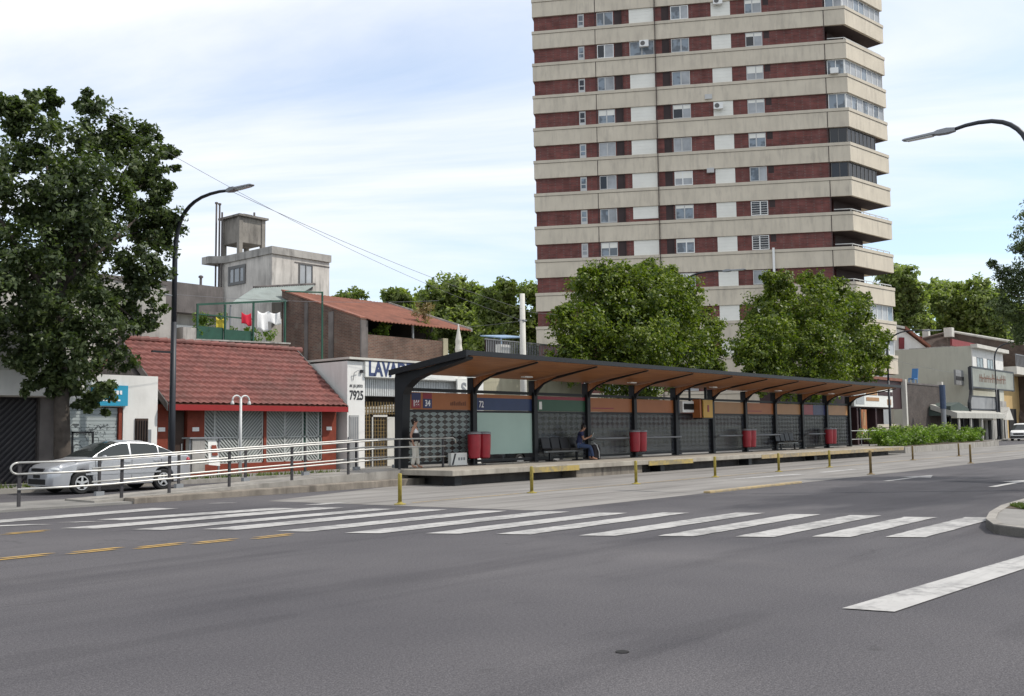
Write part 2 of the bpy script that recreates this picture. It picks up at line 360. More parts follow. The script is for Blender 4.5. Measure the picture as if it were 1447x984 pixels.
class MB:
    def __init__(s, T=None): s.v = []; s.f = []; s.T = T
    def add(s, vs, fs):
        b = len(s.v)
        s.v += [s.T(*p) if s.T else tuple(p) for p in vs]
        s.f += [tuple(b + i for i in q) for q in fs]
        return s
    def box(s, x0, x1, y0, y1, z0, z1):
        x0, x1 = min(x0, x1), max(x0, x1); y0, y1 = min(y0, y1), max(y0, y1)
        return s.add([(x0, y0, z0), (x1, y0, z0), (x1, y1, z0), (x0, y1, z0), (x0, y0, z1), (x1, y0, z1), (x1, y1, z1), (x0, y1, z1)],
                     [(0, 3, 2, 1), (4, 5, 6, 7), (0, 1, 5, 4), (1, 2, 6, 5), (2, 3, 7, 6), (3, 0, 4, 7)])
    def prism(s, poly, z0, z1):           # poly in x,y
        n = len(poly)
        return s.add([(x, y, z0) for x, y in poly] + [(x, y, z1) for x, y in poly],
                     [tuple(range(n))[::-1], tuple(range(n, 2 * n))] + [(i, (i + 1) % n, n + (i + 1) % n, n + i) for i in range(n)])
    def prism_yz(s, poly, x0, x1):
        n = len(poly)
        return s.add([(x0, y, z) for y, z in poly] + [(x1, y, z) for y, z in poly],
                     [tuple(range(n)), tuple(range(n, 2 * n))[::-1]] + [(i, n + i, n + (i + 1) % n, (i + 1) % n) for i in range(n)])
    def prism_xz(s, poly, y0, y1):
        n = len(poly)
        return s.add([(x, y0, z) for x, z in poly] + [(x, y1, z) for x, z in poly],
                     [tuple(range(n)), tuple(range(n, 2 * n))[::-1]] + [(i, n + i, n + (i + 1) % n, (i + 1) % n) for i in range(n)])
    def hexa(s, a, b, c, d, off):         # thick quad: corners a,b,c,d extruded by the vector off
        off = Vector(off); q = [Vector(p) for p in (a, b, c, d)]
        return s.add([tuple(p) for p in q] + [tuple(p + off) for p in q],
                     [(0, 1, 2, 3), (7, 6, 5, 4), (0, 4, 5, 1), (1, 5, 6, 2), (2, 6, 7, 3), (3, 7, 4, 0)])
    def tube(s, pts, r, n=8, cap=True):
        pts = [Vector(p) for p in pts]; rs = r if isinstance(r, (list, tuple)) else [r] * len(pts)
        vs = []; fs = []; prev = None
        for i, p in enumerate(pts):
            t = (pts[min(i + 1, len(pts) - 1)] - pts[max(i - 1, 0)]).normalized()
            a = prev if prev is not None else (Vector((0, 0, 1)) if abs(t.z) < .9 else Vector((1, 0, 0)))
            a = (a - t * a.dot(t)).normalized(); prev = a; b = t.cross(a)
            for k in range(n):
                w = 2 * math.pi * k / n
                vs.append(tuple(p + (a * math.cos(w) + b * math.sin(w)) * rs[i]))
        for i in range(len(pts) - 1):
            for k in range(n):
                fs.append((i * n + k, i * n + (k + 1) % n, (i + 1) * n + (k + 1) % n, (i + 1) * n + k))
        if cap: fs += [tuple(range(n))[::-1], tuple(range((len(pts) - 1) * n, len(pts) * n))]
        return s.add(vs, fs)
    def lathe(s, c, prof, n=20, axis='z'):
        vs = []; fs = []
        for r, z in prof:
            for k in range(n):
                w = 2 * math.pi * k / n; p = (r * math.cos(w), r * math.sin(w), z)
                if axis == 'y': p = (p[0], p[2], p[1])
                if axis == 'x': p = (p[2], p[0], p[1])
                vs.append((c[0] + p[0], c[1] + p[1], c[2] + p[2]))
        for i in range(len(prof) - 1):
            for k in range(n): fs.append((i * n + k, i * n + (k + 1) % n, (i + 1) * n + (k + 1) % n, (i + 1) * n + k))
        fs += [tuple(range(n))[::-1], tuple(range((len(prof) - 1) * n, len(prof) * n))]
        return s.add(vs, fs)
    def ell(s, c, r, n=12, k=8, rot=None):
        vs = []; fs = []
        for i in range(k + 1):
            a = math.pi * i / k
            for j in range(n):
                w = 2 * math.pi * j / n
                p = Vector((r[0] * math.sin(a) * math.cos(w), r[1] * math.sin(a) * math.sin(w), r[2] * math.cos(a)))
                if rot: p = rot @ p
                vs.append((c[0] + p.x, c[1] + p.y, c[2] + p.z))
        for i in range(k):
            for j in range(n): fs.append((i * n + j, (i + 1) * n + j, (i + 1) * n + (j + 1) % n, i * n + (j + 1) % n))
        return s.add(vs, fs)
    def build(s, name, mat, parent=None, smooth=False, bevel=0., label=None):
        me = bpy.data.meshes.new(name)
        vs = s.v
        if parent is not None:
            inv = root_matrix(parent).inverted()
            vs = [tuple(inv @ Vector(p)) for p in vs]
        me.from_pydata(vs, [], s.f); me.update()
        import bmesh
        bm = bmesh.new(); bm.from_mesh(me); bmesh.ops.recalc_face_normals(bm, faces=bm.faces); bm.to_mesh(me); bm.free()
        if smooth: me.polygons.foreach_set('use_smooth', [True] * len(me.polygons))
        me.materials.append(MT[mat] if isinstance(mat, str) else mat)
        o = bpy.data.objects.new(name, me); COL.objects.link(o)
        if parent is not None: o.parent = parent
        if bevel:
            b = o.modifiers.new('bevel', 'BEVEL'); b.width = bevel; b.segments = 2; b.limit_method = 'ANGLE'; b.angle_limit = R(40)
        if label: o['label'] = label
        return o
def one(mb, name, mat, label, cat, group=None, **k): return tag(mb.build(name, mat, None, **k), label, cat, group)
def struct(name, mb, mat, **k):
    o = mb.build(name, mat, None, **k); o['kind'] = 'structure'; return o
def text(s, name, size, pos, ux, mat, parent, bold=0., thick=.006, align='LEFT', sx=1.0):
    """flat lettering standing upright: ux is the reading direction (horizontal unit vector)"""
    cu = bpy.data.curves.new(name, 'FONT'); cu.body = s; cu.size = size; cu.align_x = align; cu.extrude = thick; cu.offset = bold
    t = bpy.data.objects.new('tmp', cu); COL.objects.link(t)
    dg = bpy.context.evaluated_depsgraph_get(); me = bpy.data.meshes.new_from_object(t.evaluated_get(dg))
    bpy.data.objects.remove(t); bpy.data.curves.remove(cu)
    ux = Vector(ux); mm = Matrix.Identity(4); nrm = ux.cross(Vector((0, 0, 1)))
    for i in range(3):
        mm[i][0] = ux[i] * sx; mm[i][1] = (0, 0, 1)[i]; mm[i][2] = nrm[i]; mm[i][3] = pos[i]
    me.transform(root_matrix(parent).inverted() @ mm)
    me.materials.clear(); me.materials.append(MT[mat]); me.name = name
    o = bpy.data.objects.new(name, me); COL.objects.link(o); o.parent = parent
    return o

# ------------------------------------------------------------------ foliage
def leaf_mesh(name, blobs, n, leaf, mat, seed, clump=.34, aspect=.55, shoots=0, squash=.85, flat=.5, cl_n=26):
    r = np.random.default_rng(seed)
    B = np.array(blobs, float)
    nc_tot = max(12, int(n / cl_n))
    p = B[:, 3] ** 1.6; p /= p.sum()
    ci = r.choice(len(B), nc_tot, p=p)
    d = r.normal(size=(nc_tot, 3)); d /= np.linalg.norm(d, axis=1)[:, None]
    rad = B[ci, 3] * np.clip(r.random(nc_tot) ** .38, 0, 1) * r.uniform(.85, 1.12, nc_tot)
    cc = B[ci, :3] + d * rad[:, None] * np.array([1, 1, squash])
    cr = 1.15 * clump * np.sqrt(B[ci, 3]) * r.uniform(.55, 1.25, nc_tot)
    li = r.integers(0, nc_tot, n)
    dd = r.normal(size=(n, 3)); dd /= np.linalg.norm(dd, axis=1)[:, None]
    lr = cr[li] * r.random(n) ** .5
    P = cc[li] + dd * lr[:, None] * np.array([1, 1, .8])
    out = P - B[ci[li], :3]; out /= (np.linalg.norm(out, axis=1)[:, None] + 1e-6)
    nr = out * .55 + r.normal(size=(n, 3)) * .55 + np.array([0, 0, flat]); nr /= np.linalg.norm(nr, axis=1)[:, None]
    a = np.cross(nr, r.normal(size=(n, 3))); a /= np.linalg.norm(a, axis=1)[:, None] + 1e-6
    b = np.cross(nr, a)
    L = leaf * r.uniform(.6, 1.3, n)[:, None]; Wd = L * aspect
    bend = nr * L * .16
    V = np.stack([P - a * L * .5 - bend, P + b * Wd * .5, P + a * L * .5 - bend, P - b * Wd * .5], 1).reshape(-1, 3)
    me = bpy.data.meshes.new(name)
    me.vertices.add(4 * n); me.vertices.foreach_set('co', V.ravel())
    me.loops.add(4 * n); me.loops.foreach_set('vertex_index', np.arange(4 * n, dtype=np.int32))
    me.polygons.add(n); me.polygons.foreach_set('loop_start', np.arange(0, 4 * n, 4, dtype=np.int32))
    try: me.polygons.foreach_set('loop_total', np.full(n, 4, dtype=np.int32))
    except Exception: pass
    me.update(calc_edges=True); me.validate()
    me.materials.append(MT[mat])
    return me
def tree(name, label, base, blobs, tr, n, leaf, mat, group=None, bark='bark', seed=1, trunk_top=None, lean=(0, 0), limbs=7, cat='tree', crown_name='crown', **k):
    base = Vector(base)
    t = thing(name, label, cat, base, 0, group)
    local = [(b[0] - base.x, b[1] - base.y, b[2] - base.z, b[3]) for b in blobs]
    me = leaf_mesh(crown_name, local, n, leaf, mat, seed, **k)
    o = bpy.data.objects.new(crown_name, me); COL.objects.link(o); o.parent = t
    rr = random.Random(seed)
    B = sorted(local, key=lambda b: b[2]); zt = trunk_top or (sum(b[2] for b in B) / len(B))
    tp = Vector((lean[0], lean[1], zt))
    mb = MB()
    pts = [Vector((0, 0, 0)) - Vector((0, 0, .05)), Vector((lean[0] * .08, lean[1] * .08, zt * .06)), Vector((lean[0] * .35 + .05 * tr, lean[1] * .3, zt * .35)), Vector((lean[0] * .7 - .2 * tr, lean[1] * .7, zt * .68)), tp]
    mb.tube(pts, [tr * 1.45, tr * 1.05, tr * .9, tr * .75, tr * .4], 12)
    big = sorted(B, key=lambda b: -b[3])[:max(limbs, int(len(B) * .6))]
    for b in rr.sample(big, min(limbs, len(big))):
        e = Vector(b[:3]); f = .45 + .4 * rr.random(); s0 = pts[2].lerp(tp, f if e.z > zt * .6 else f * .6)
        mid = s0.lerp(e, .5) + Vector((rr.uniform(-.3, .3), rr.uniform(-.3, .3), .25)) * b[3] * .5
        mb.tube([s0, mid, e], [tr * .42, tr * .25, tr * .06], 7)
    mb.v = [tuple(Vector(v) + base) for v in mb.v]
    mb.build('trunk', bark, t, smooth=True)
    return t

# ------------------------------------------------------------------ ground, road, markings
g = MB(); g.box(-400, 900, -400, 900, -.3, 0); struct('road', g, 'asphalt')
a, b, c = G(378, 708.5), G(742, 721.5), G(792, 722)
g = MB(); g.add([(x, y, .004) for x, y in [a, b, (c[0], 11.9), (24, 11.85), (34, 11.8), (60, 12.0), (110, 12.3), (300, 14), (300, 21.3), (20, 21.3)]], [tuple(range(10))])
struct('bus_lane', g, 'lane')
# median pavement left of the ramp
g = MB(); g.prism([(-30, 21.15), (11.9, 21.15), (11.9, 23.6), (-30, 23.6)], -.05, .05); struct('median_pavement', g, 'pave')
# far pavement by the shops
g = MB(); g.box(-60, 400, 28.35, 60, -.05, .12); struct('pavement', g, 'pave')
g = MB(); g.box(-60, 400, 28.2, 28.348, -.05, .13); struct('kerb', g, 'conc')
# verge grass by the car
def grass_patch(name, poly, z, n, h, seed):
    r = np.random.default_rng(seed); xs = [p[0] for p in poly]; ys = [p[1] for p in poly]
    mb = MB()
    for i in range(n):
        x, y = r.uniform(min(xs), max(xs)), r.uniform(min(ys), max(ys))
        a_ = r.uniform(0, 6.28); w = .022; hh = h * r.uniform(.4, 1.1); dx, dy = math.cos(a_) * w, math.sin(a_) * w
        lx, ly = r.normal(0, .3) * hh, r.normal(0, .3) * hh
        mb.add([(x - dx, y - dy, z), (x + dx, y + dy, z), (x + lx, y + ly, z + hh)], [(0, 1, 2)])
    return tag(mb.build(name, 'grass', None), kind='stuff')
tag(grass_patch('grass', [(9, 28.6), (24, 29.3)], .12, 900, .16, 3), 'short green verge grass along the shop pavement', 'grass')
# traffic island, lower right
isl = [(G(1398, 724, .13)), (G(1393, 733, .13)), (G(1404, 741, .13)), (G(1447, 746.5, .13)), (13.2, -3.2), (60, -3.2), (60, 6.0), (27, 5.9), (G(1447, 705, .13)), (G(1415, 714, .13))]
g = MB(); g.prism(isl, -.05, .12); struct('traffic_island', g, 'pave')
cx = sum(p[0] for p in isl) / len(isl)
kb = MB(); ksg = 1 if sum(isl[i][0] * isl[(i + 1) % len(isl)][1] - isl[(i + 1) % len(isl)][0] * isl[i][1] for i in range(len(isl))) > 0 else -1
for i in range(len(isl)):
    p, q = Vector((*isl[i], 0)), Vector((*isl[(i + 1) % len(isl)], 0)); dr = (q - p).normalized(); nn = Vector((-dr.y, dr.x, 0)) * (.13 * ksg)
    kb.hexa(p + zz * -.05, q + zz * -.05, q + nn + zz * -.05, p + nn + zz * -.05, (0, 0, .185))
struct('island_kerb', kb, 'conc')
g = MB(); gp = [(G(1440, 712, .13)), (G(1416, 717.5, .13)), (G(1475, 721, .13)), (40, 4.0), (40, 4.6)]
g.add([(x, y, .126) for x, y in gp], [tuple(range(5))]); struct('island_soil', g, 'soil')
mb = MB(); r_ = np.random.default_rng(5)
for i in range(2200):
    t1, t2 = r_.random(), r_.random(); t = t1 ** 1.5
    A = Vector((*G(1416, 717.5, .13), 0)); B1 = Vector((40, 4.6, 0)); B2 = Vector((40, 3.9, 0)) if False else Vector((40, 4.0, 0))
    Cc = Vector((*G(1440, 712, .13), 0)); Dd = Vector((*G(1475, 721, .13), 0))
    p = Dd.lerp(Cc, t2).lerp(A, .5 * (1 - t)) if r_.random() < .4 else Dd.lerp(B2, t).lerp(Cc.lerp(B1, t), t2)
    h_ = .055 * r_.uniform(.4, 1.2); an = r_.uniform(0, 6.28); w = .012
    mb.add([(p.x - w * math.cos(an), p.y - w * math.sin(an), .126), (p.x + w * math.cos(an), p.y + w * math.sin(an), .126), (p.x + r_.normal(0, .03), p.y + r_.normal(0, .03), .126 + h_)], [(0, 1, 2)])
tag(mb.build('grass', 'grass'), 'short grass growing on the kerbed traffic island', 'grass', kind='stuff')

# zebra crossing: stripe ends measured on the ground, every stripe runs along the avenue
mk = MB()
bot = [(7.87, 16.53), (8.45, 15.2), (9.04, 14.21), (9.53, 12.95), (10.03, 11.77), (10.59, 10.64), (11.17, 9.71), (11.69, 8.65), (12.24, 7.7), (12.78, 6.75), (13.32, 5.86), (13.85, 5.03)]
top = [(13.2, 16.45), (13.55, 15.25), (13.9, 14.3), (14.35, 13.0), (14.75, 11.9), (15.15, 10.85), (15.7, 9.85), (16.37, 8.6), (16.6, 7.65), (16.9, 6.7), (17.15, 5.85), (17.6, 5.0)]
rr = random.Random(4)
for i, ((x0, y0), (x1, y1)) in enumerate(zip(bot, top)):
    ym = (y0 + y1) / 2; w = (.6, .5, .56, .52, .52, .5)[i] if i < 6 else .46
    x0 += rr.uniform(-.05, .05); x1 += rr.uniform(-.08, .08)
    if i == 6: x0 -= 0.0
    nj = 16; jt = lambda: rr.uniform(-.014, .014)
    ua = [(x0 + (x1 - x0) * k / nj + jt(), ym + jt(), .009) for k in range(nj + 1)]
    lb_ = [(x0 + w * .52 + (x1 - x0 - w * .07) * k / nj + jt(), ym - w + jt(), .009) for k in range(nj + 1)]
    mk.add(ua + lb_, [(k, nj + 1 + k, nj + 2 + k, k + 1) for k in range(nj)])
for (p, q, w) in [(G(-60, 740), G(215, 718.5), .62), (G(137, 735), G(385, 718.5), .58), (G(-90, 746.5), G(40, 741.5), .4), (G(80, 739), G(122, 737.5), .3), (G(292, 712), G(312, 711.2), .3), (G(430, 714), G(470, 711), .3)]:
    mk.add([(p[0], p[1], .008), (p[0] + .2, p[1] - w, .008), (q[0] + .25, q[1] - w, .008), (q[0], q[1], .008)], [(0, 1, 2, 3)])
struct('crosswalk', mk, 'white_paint')
g = MB(); s = [G(1190, 861), G(1264, 866), (14.5, 2.55), (26, 2.55), (26, 2.95), (13.2, 2.98)]
g.add([(x, y, .0085) for x, y in s], [(0, 1, 2, 3, 4, 5)]); struct('stop_line', g, 'white_paint')
g = MB()
for (px, py) in [(33, 752), (30, 786), (131, 777.5), (222, 770.5), (299, 764.5), (380, 757.5)]:
    x, y = G(px, py)
    L = .62
    for o in (0, -.16): g.add([(x - L / 2 + o, y + o, .007), (x - L / 2 + .1 + o, y - .1 + o, .007), (x + L / 2 + .1 + o, y - .1 + o, .007), (x + L / 2 + o, y + o, .007)], [(0, 1, 2, 3)])
struct('yellow_dashes', g, 'yellow_paint')
g = MB()
g.add([(15.2, 15.78, .009), (15.2, 15.68, .009), (120, 15.68, .009), (120, 15.78, .009)], [(0, 1, 2, 3)]); struct('lane_line', g, 'yellow_line')
g = MB()
for (x, y) in [(30.2, 10.2), (28.6, 7.0)]:
    g.add([(x - 1.9, y + .06, .008), (x - 1.9, y - .12, .008), (x + .6, y - .12, .008), (x + .6, y + .06, .008)], [(0, 1, 2, 3)])
    g.add([(x + .6, y + .42, .008), (x + .6, y - .48, .008), (x + 2.2, y - .03, .008)], [(0, 1, 2)])
struct('lane_arrows', g, 'white_paint')
g = MB(); g.add([(27.5, 14.6, .009), (27.5, 14.35, .009), (31.5, 13.9, .009), (31.5, 14.3, .009)], [(0, 1, 2, 3)]); g.add([(33, 14.2, .009), (33, 13.9, .009), (36, 13.9, .009), (36, 14.2, .009)], [(0, 1, 2, 3)])
struct('lane_marking', g, 'white_paint')
g = MB(); g.box(21.2, 26.4, 11.8, 11.98, -.02, .05); one(g, 'kerb_block', 'edge_tan', 'low faded yellow kerb strip at the edge of the bus lane', 'kerb', bevel=.02)
g = MB(); g.lathe((5.74, 3.9, 0), [(.048, .0), (.048, .005), (.035, .006), (0.001, .006)], 16); one(g, 'utility_cover', 'dark_void', 'small dark round utility cover in the foreground asphalt', 'cover')

# ------------------------------------------------------------------ platform and ramp
ZP = .45
PX0, PX1, PYF, PYB = 20.35, 57.2, 19.45, 22.9
pl = thing('platform', 'raised concrete bus platform with a yellow painted front edge', 'platform', (38, 21, 0))
MBx = MB(); MBx.box(PX0, PX1, PYF, PYB, ZP - .16, ZP); MBx.build('slab', 'slab_edge', pl, bevel=.015)
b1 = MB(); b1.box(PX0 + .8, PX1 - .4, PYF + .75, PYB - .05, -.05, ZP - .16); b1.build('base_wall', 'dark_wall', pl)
b2 = MB(); b2.box(26.35, 30.3, PYF + .12, PYF + .7, -.05, ZP - .162); b2.build('brick_pier', 'conc_dirty', pl)
for x in (20.6, 31.6, 38.6, 45.3): MB().box(x, x + .28, PYF + .15, PYF + .6, -.05, ZP - .162).build('support', 'black_steel', pl)
for (x0, x1, mm_) in [(23.8, 26.35, 'edge_yellow'), (30.55, 33.7, 'edge_yellow'), (39.5, 57.1, 'edge_tan')]:
    MB().box(x0, x1, PYF - .012, PYF - .0005, ZP - .2, ZP - .035).build('edge_strip', mm_, pl)
rp = thing('ramp', 'sloping concrete access ramp leading up to the bus platform', 'ramp', (16, 22, 0))
MB().prism_xz([(11.0, -.05), (PX0 + .3, -.05), (PX0 + .3, ZP - .002), (20.2, ZP - .002), (11.0, .09)], 21.55, 22.95).build('ramp_body', 'conc', rp)
MB().prism_xz([(11.7, -.05), (20.9, -.05), (20.9, .2), (11.7, .13)], 21.1, 21.546).build('kerb_step', 'conc_dirty', rp, bevel=.02)
def rampz(x): return .09 + (ZP - .09) * min(1, max(0, (x - 11) / 9.2))

def handrail(label, y, x0, x1, posts, loop0=True, loop1=True, plates=True, zf=rampz, offs=(.9, .66, .34)):
    t = thing('handrail', label, 'handrail', (x0, y, zf(x0)))
    for k, o_ in enumerate(offs):
        p = [(x, y, zf(x) + o_) for x in np.linspace(x0, x1, 14)]
        mb = MB(); mb.tube(p, .022, 8); mb.build('rail', 'rail', t, smooth=True)
    if loop0:
        z1, z2 = zf(x0) + offs[0], zf(x0) + offs[1]; zc = (z1 + z2) / 2; rr_ = (z1 - z2) / 2
        MB().tube([(x0 - math.sin(w) * rr_ * 1.3, y, zc + math.cos(w) * rr_) for w in np.linspace(0, math.pi, 9)], .022, 8).build('end_loop', 'rail', t, smooth=True)
    if loop1:
        z1 = zf(x1) + offs[0]
        MB().tube([(x1, y, z1), (x1 + .35, y, z1 + .01), (x1 + .46, y, z1 - .05), (x1 + .48, y, z1 - .16)], .022, 8).build('end_loop', 'rail', t, smooth=True)
    for x in posts:
        mb = MB(); mb.box(x - .032, x + .032, y + .027, y + .07, zf(x) - .03, zf(x) + offs[0] + .01)
        mb.build('post', 'rail_post', t)
        if plates: MB().box(x - .1, x + .1, y - .02, y + .1, zf(x) - .04, zf(x) + .1).build('base_plate', 'grey_steel', t)
    return t
handrail('long front handrail of three steel tubes along the ramp edge nearest the road', 21.62, 9.35, 22.3, [9.4, 11.7, 12.9, 14.56, 16.49, 18.44, 20.4, 22.25], loop0=True, plates=False)
handrail('rear handrail of steel tubes on the shop side of the ramp', 22.86, 11.6, 21.6, [11.8, 13.9, 15.9, 17.9, 19.8, 21.4], loop0=False, loop1=False)
handrail('thin handrail at the far end of the platform beside the hedge', 22.6, 57.4, 63.5, [57.6, 60.5, 63.4], loop0=False, loop1=False, plates=False, zf=lambda x: .4, offs=(.95, .45))

# ------------------------------------------------------------------ bus shelter
sh = thing('bus_shelter', 'long black steel bus shelter with a wooden ceiling above the platform', 'bus shelter', (39, 21.5, ZP))
NB = 12; SP = 3.235; CX = [21.2 + SP * i for i in range(NB)]; CY = 22.42
XR0, XR1 = 20.95, 57.0
def arm_poly():
    # full column and curved arm outline in (y, z), used for the end frame
    outer = [(CY + .13, ZP), (CY + .13, 3.22), (CY + .10, 3.33), (CY + .02, 3.36), (21.4, 3.45), (19.55, 3.73)]
    inner = [(19.55, 3.65), (21.2, 3.30), (21.75, 3.13), (22.05, 2.93), (22.18, 2.7), (22.2, 2.3), (CY - .13, ZP)]
    return outer + inner
for i, x in enumerate(CX):
    if i == 0:
        MB().prism_yz(arm_poly(), x - .16, x + .16).build('column', 'black_steel', sh); continue
    MB().box(x - .1, x + .1, CY - .13, CY + .13, ZP, 3.34).build('column', 'black_steel', sh)
    MB().prism_yz([(CY - .131, 3.33), (21.4, 3.45), (19.6, 3.72), (19.6, 3.68), (20.6, 3.505), (21.5, 3.345), (21.92, 3.2), (22.14, 3.0), (CY - .131, 2.78)], x - .04, x + .04).build('arm', 'black_steel', sh)
    q = [(CY - .135, 3.02), (22.1, 3.13), (21.9, 3.25), (21.5, 3.38), (21.3, 3.45), (CY - .135, 3.325)]
    mb = MB(); mb.prism_yz(q, x - .075, x - .042); mb.build('haunch_cladding', 'wood', sh)
    mb = MB(); mb.prism_yz(q, x + .042, x + .075); mb.build('haunch_cladding', 'wood', sh)
mb = MB(); mb.hexa((XR0 + .02, CY + .1, 3.375), (XR1, CY + .1, 3.375), (XR1, 19.5, 3.775), (XR0 + .02, 19.5, 3.775), (0, 0, .045)); mb.build('ceiling', 'wood', sh)
mb = MB(); mb.hexa((XR0, CY + .25, 3.425), (XR1 + .05, CY + .25, 3.425), (XR1 + .05, 19.46, 3.83), (XR0, 19.46, 3.83), (0, 0, .05)); mb.build('roof', 'dark_blue_steel', sh)
mb = MB(); mb.box(XR0, XR1 + .05, 19.38, 19.458, 3.745, 3.89); mb.build('fascia', 'black_steel', sh)
mb = MB(); mb.hexa((XR0 - .06, CY + .25, 3.30), (XR0 - .06, 19.38, 3.70), (XR0 - .06, 19.38, 3.9), (XR0 - .06, CY + .25, 3.47), (.058, 0, 0)); mb.build('end_fascia', 'black_steel', sh)
mb = MB(); mb.box(CX[0], CX[-1], CY - .05, CY + .05, 2.83, 2.93); mb.build('top_beam', 'black_steel', sh)
mb = MB(); mb.box(CX[0], CX[-1], CY - .04, CY + .04, 2.18, 2.25); mb.build('middle_beam', 'black_steel', sh)
mb = MB(); mb.box(CX[0], CX[-1], CY - .04, CY + .04, ZP + .08, ZP + .16); mb.build('bottom_beam', 'black_steel', sh)
heads = ['orange', 'blue_panel', 'green_panel', 'orange', 'orange', None, 'tan', 'orange', 'tan', 'red_panel', 'tan']
for i in range(NB - 1):
    x0, x1 = CX[i] + .11, CX[i + 1] - .11
    if i == 1:
        MB().box(x0 + .02, x1 - .02, CY - .035, CY + .03, ZP + .32, 2.178).build('poster_panel', 'teal_blank', sh, label='blank pale green poster panel')
    else:
        MB().box(x0, x1, CY - .006, CY + .006, ZP + .162, 2.178).build('glass_panel', 'screen_big' if i == 0 else 'screen', sh)
    if heads[i]:
        hp = MB().box(x0, x1, CY - .02, CY + .02, 2.26, 2.80).build('header_panel', heads[i], sh)
        if i == 0:
            MB().box(x0 + .3, x0 + .7, CY - .026, CY - .0205, 2.3, 2.55).build('number_plate', 'red_panel', hp)
            MB().box(x0 + .3, x0 + .7, CY - .026, CY - .0205, 2.552, 2.78).build('number_plate', 'navy', hp)
            MB().box(x0 + .8, x0 + 1.2, CY - .026, CY - .0205, 2.3, 2.6).build('number_plate', 'navy', hp)
            MB().box(x0 + .8, x0 + 1.2, CY - .026, CY - .0205, 2.602, 2.78).build('number_plate', 'red_panel', hp)
            text('166', 'lettering', .27, (x0 + .5, CY - .028, 2.36), (1, 0, 0), 'letter_white', hp, .008, align='CENTER', sx=.7)
            text('34', 'lettering', .27, (x0 + 1.0, CY - .028, 2.37), (1, 0, 0), 'letter_white', hp, .006, align='CENTER', sx=.9)
            mb = MB()
            for k in range(9): mb.box(x0 + 2.05 + k * .085, x0 + 2.11 + k * .085, CY - .024, CY - .0205, 2.40, 2.50 + .02 * (k % 3))
            mb.build('faded_print', 'letter_brown', hp)
        elif i == 1:
            MB().box(x0, x1, CY - .026, CY - .0205, 2.68, 2.80).build('colour_strip', 'orange', hp)
            MB().box(x0 + .18, x0 + .48, CY - .027, CY - .0205, 2.28, 2.64).build('number_plate', 'navy', hp)
            text('72', 'lettering', .3, (x0 + .19, CY - .03, 2.36), (1, 0, 0), 'letter_white', hp, .004, sx=.8)
        elif i == 2:
            MB().box(x0, x1, CY - .026, CY - .0205, 2.68, 2.80).build('colour_strip', 'red_panel', hp)
            MB().box(x0 + .2, x0 + .36, CY - .026, CY - .0205, 2.32, 2.6).build('number_plate', 'sign_white', hp)
        elif i == 9:
            MB().box(x0 + 1.4, x1, CY - .026, CY - .0205, 2.26, 2.80).build('colour_strip', 'navy', hp)
        elif i in (3, 7):
            MB().box(x0 + .2, x0 + 1.7, CY - .026, CY - .0205, 2.38, 2.42).build('faded_print', 'red_panel', hp)
    if i in (3, 4, 6, 7, 9):
        mb = MB(); mb.tube([(x0 - .05, CY - .35, ZP + .78), (x1 + .05, CY - .35, ZP + .78)], .035, 8)
        mb.tube([(x0, CY - .35, ZP + .78), (x0, CY - .1, ZP + .7)], .02, 6); mb.tube([(x1, CY - .35, ZP + .78), (x1, CY - .1, ZP + .7)], .02, 6)
        mb.build('lean_rail', 'grey_steel', sh, smooth=True)
for i in (1, 3, 5, 7, 9):
    MB().box(CX[i] + 1.45, CX[i] + 1.85, 21.3, 21.5, 3.36, 3.4).build('ceiling_lamp', 'white', sh)
# display cabinet and route box hang from the shelter
x5 = CX[5]
t = thing('display_screen', 'white framed black arrivals display under the shelter roof', 'display', (x5 + .75, CY - .25, 2.3))
MB().box(x5 + .2, x5 + 1.75, CY - .3, CY - .14, 2.28, 2.78).build('frame', 'white', t, bevel=.015)
MB().box(x5 + .3, x5 + 1.65, CY - .312, CY - .3, 2.4, 2.66).build('screen', 'dark_void', t)
MB().box(x5 + .9, x5 + 1.0, CY - .25, CY - .19, 2.78, 3.38).build('bracket', 'black_steel', t)
xb = PY(990, 580, 21.9).x
t = thing('route_sign_box', 'orange yellow cube sign hanging beside the arrivals display', 'sign', (xb, 21.9, 2.0))
MB().box(xb, xb + .82, 21.75, 22.15, 2.05, 2.83).build('face', 'amber', t, bevel=.01)
MB().box(xb - .05, xb + .87, 21.8, 22.2, 2.0, 2.88).build('box_frame', 'black_steel', t)
MB().box(xb - .2, xb - .052, 21.82, 22.18, 2.05, 2.85).build('side_panel', 'orange', t)
MB().box(xb + .34, xb + .48, 21.738, 21.749, 2.3, 2.6).build('emblem', 'red_panel', t)
MB().box(xb + .52, xb + .6, 21.9, 22.0, 2.89, 3.4).build('bracket', 'black_steel', t)
# small white floor sign at the ramp head
p = PY(649, 651, 22.1)
t = thing('floor_sign', 'small white box sign with a dark stripe at the shelter foot', 'sign', (p.x, 22.1, ZP))
MB().box(p.x - .42, p.x + .32, 22.05, 22.2, ZP + .02, ZP + .42).build('board', 'sign_white', t, bevel=.01)
MB().prism_xz([(p.x - .40, ZP + .04), (p.x - .33, ZP + .04), (p.x - .2, ZP + .40), (p.x - .27, ZP + .40)], 22.04, 22.049).build('stripe', 'letter_dark', t)
for k in range(3): MB().box(p.x - .1 + k * .12, p.x - .03 + k * .12, 22.04, 22.049, ZP + .18, ZP + .27).build('mark', 'grey_steel', t)

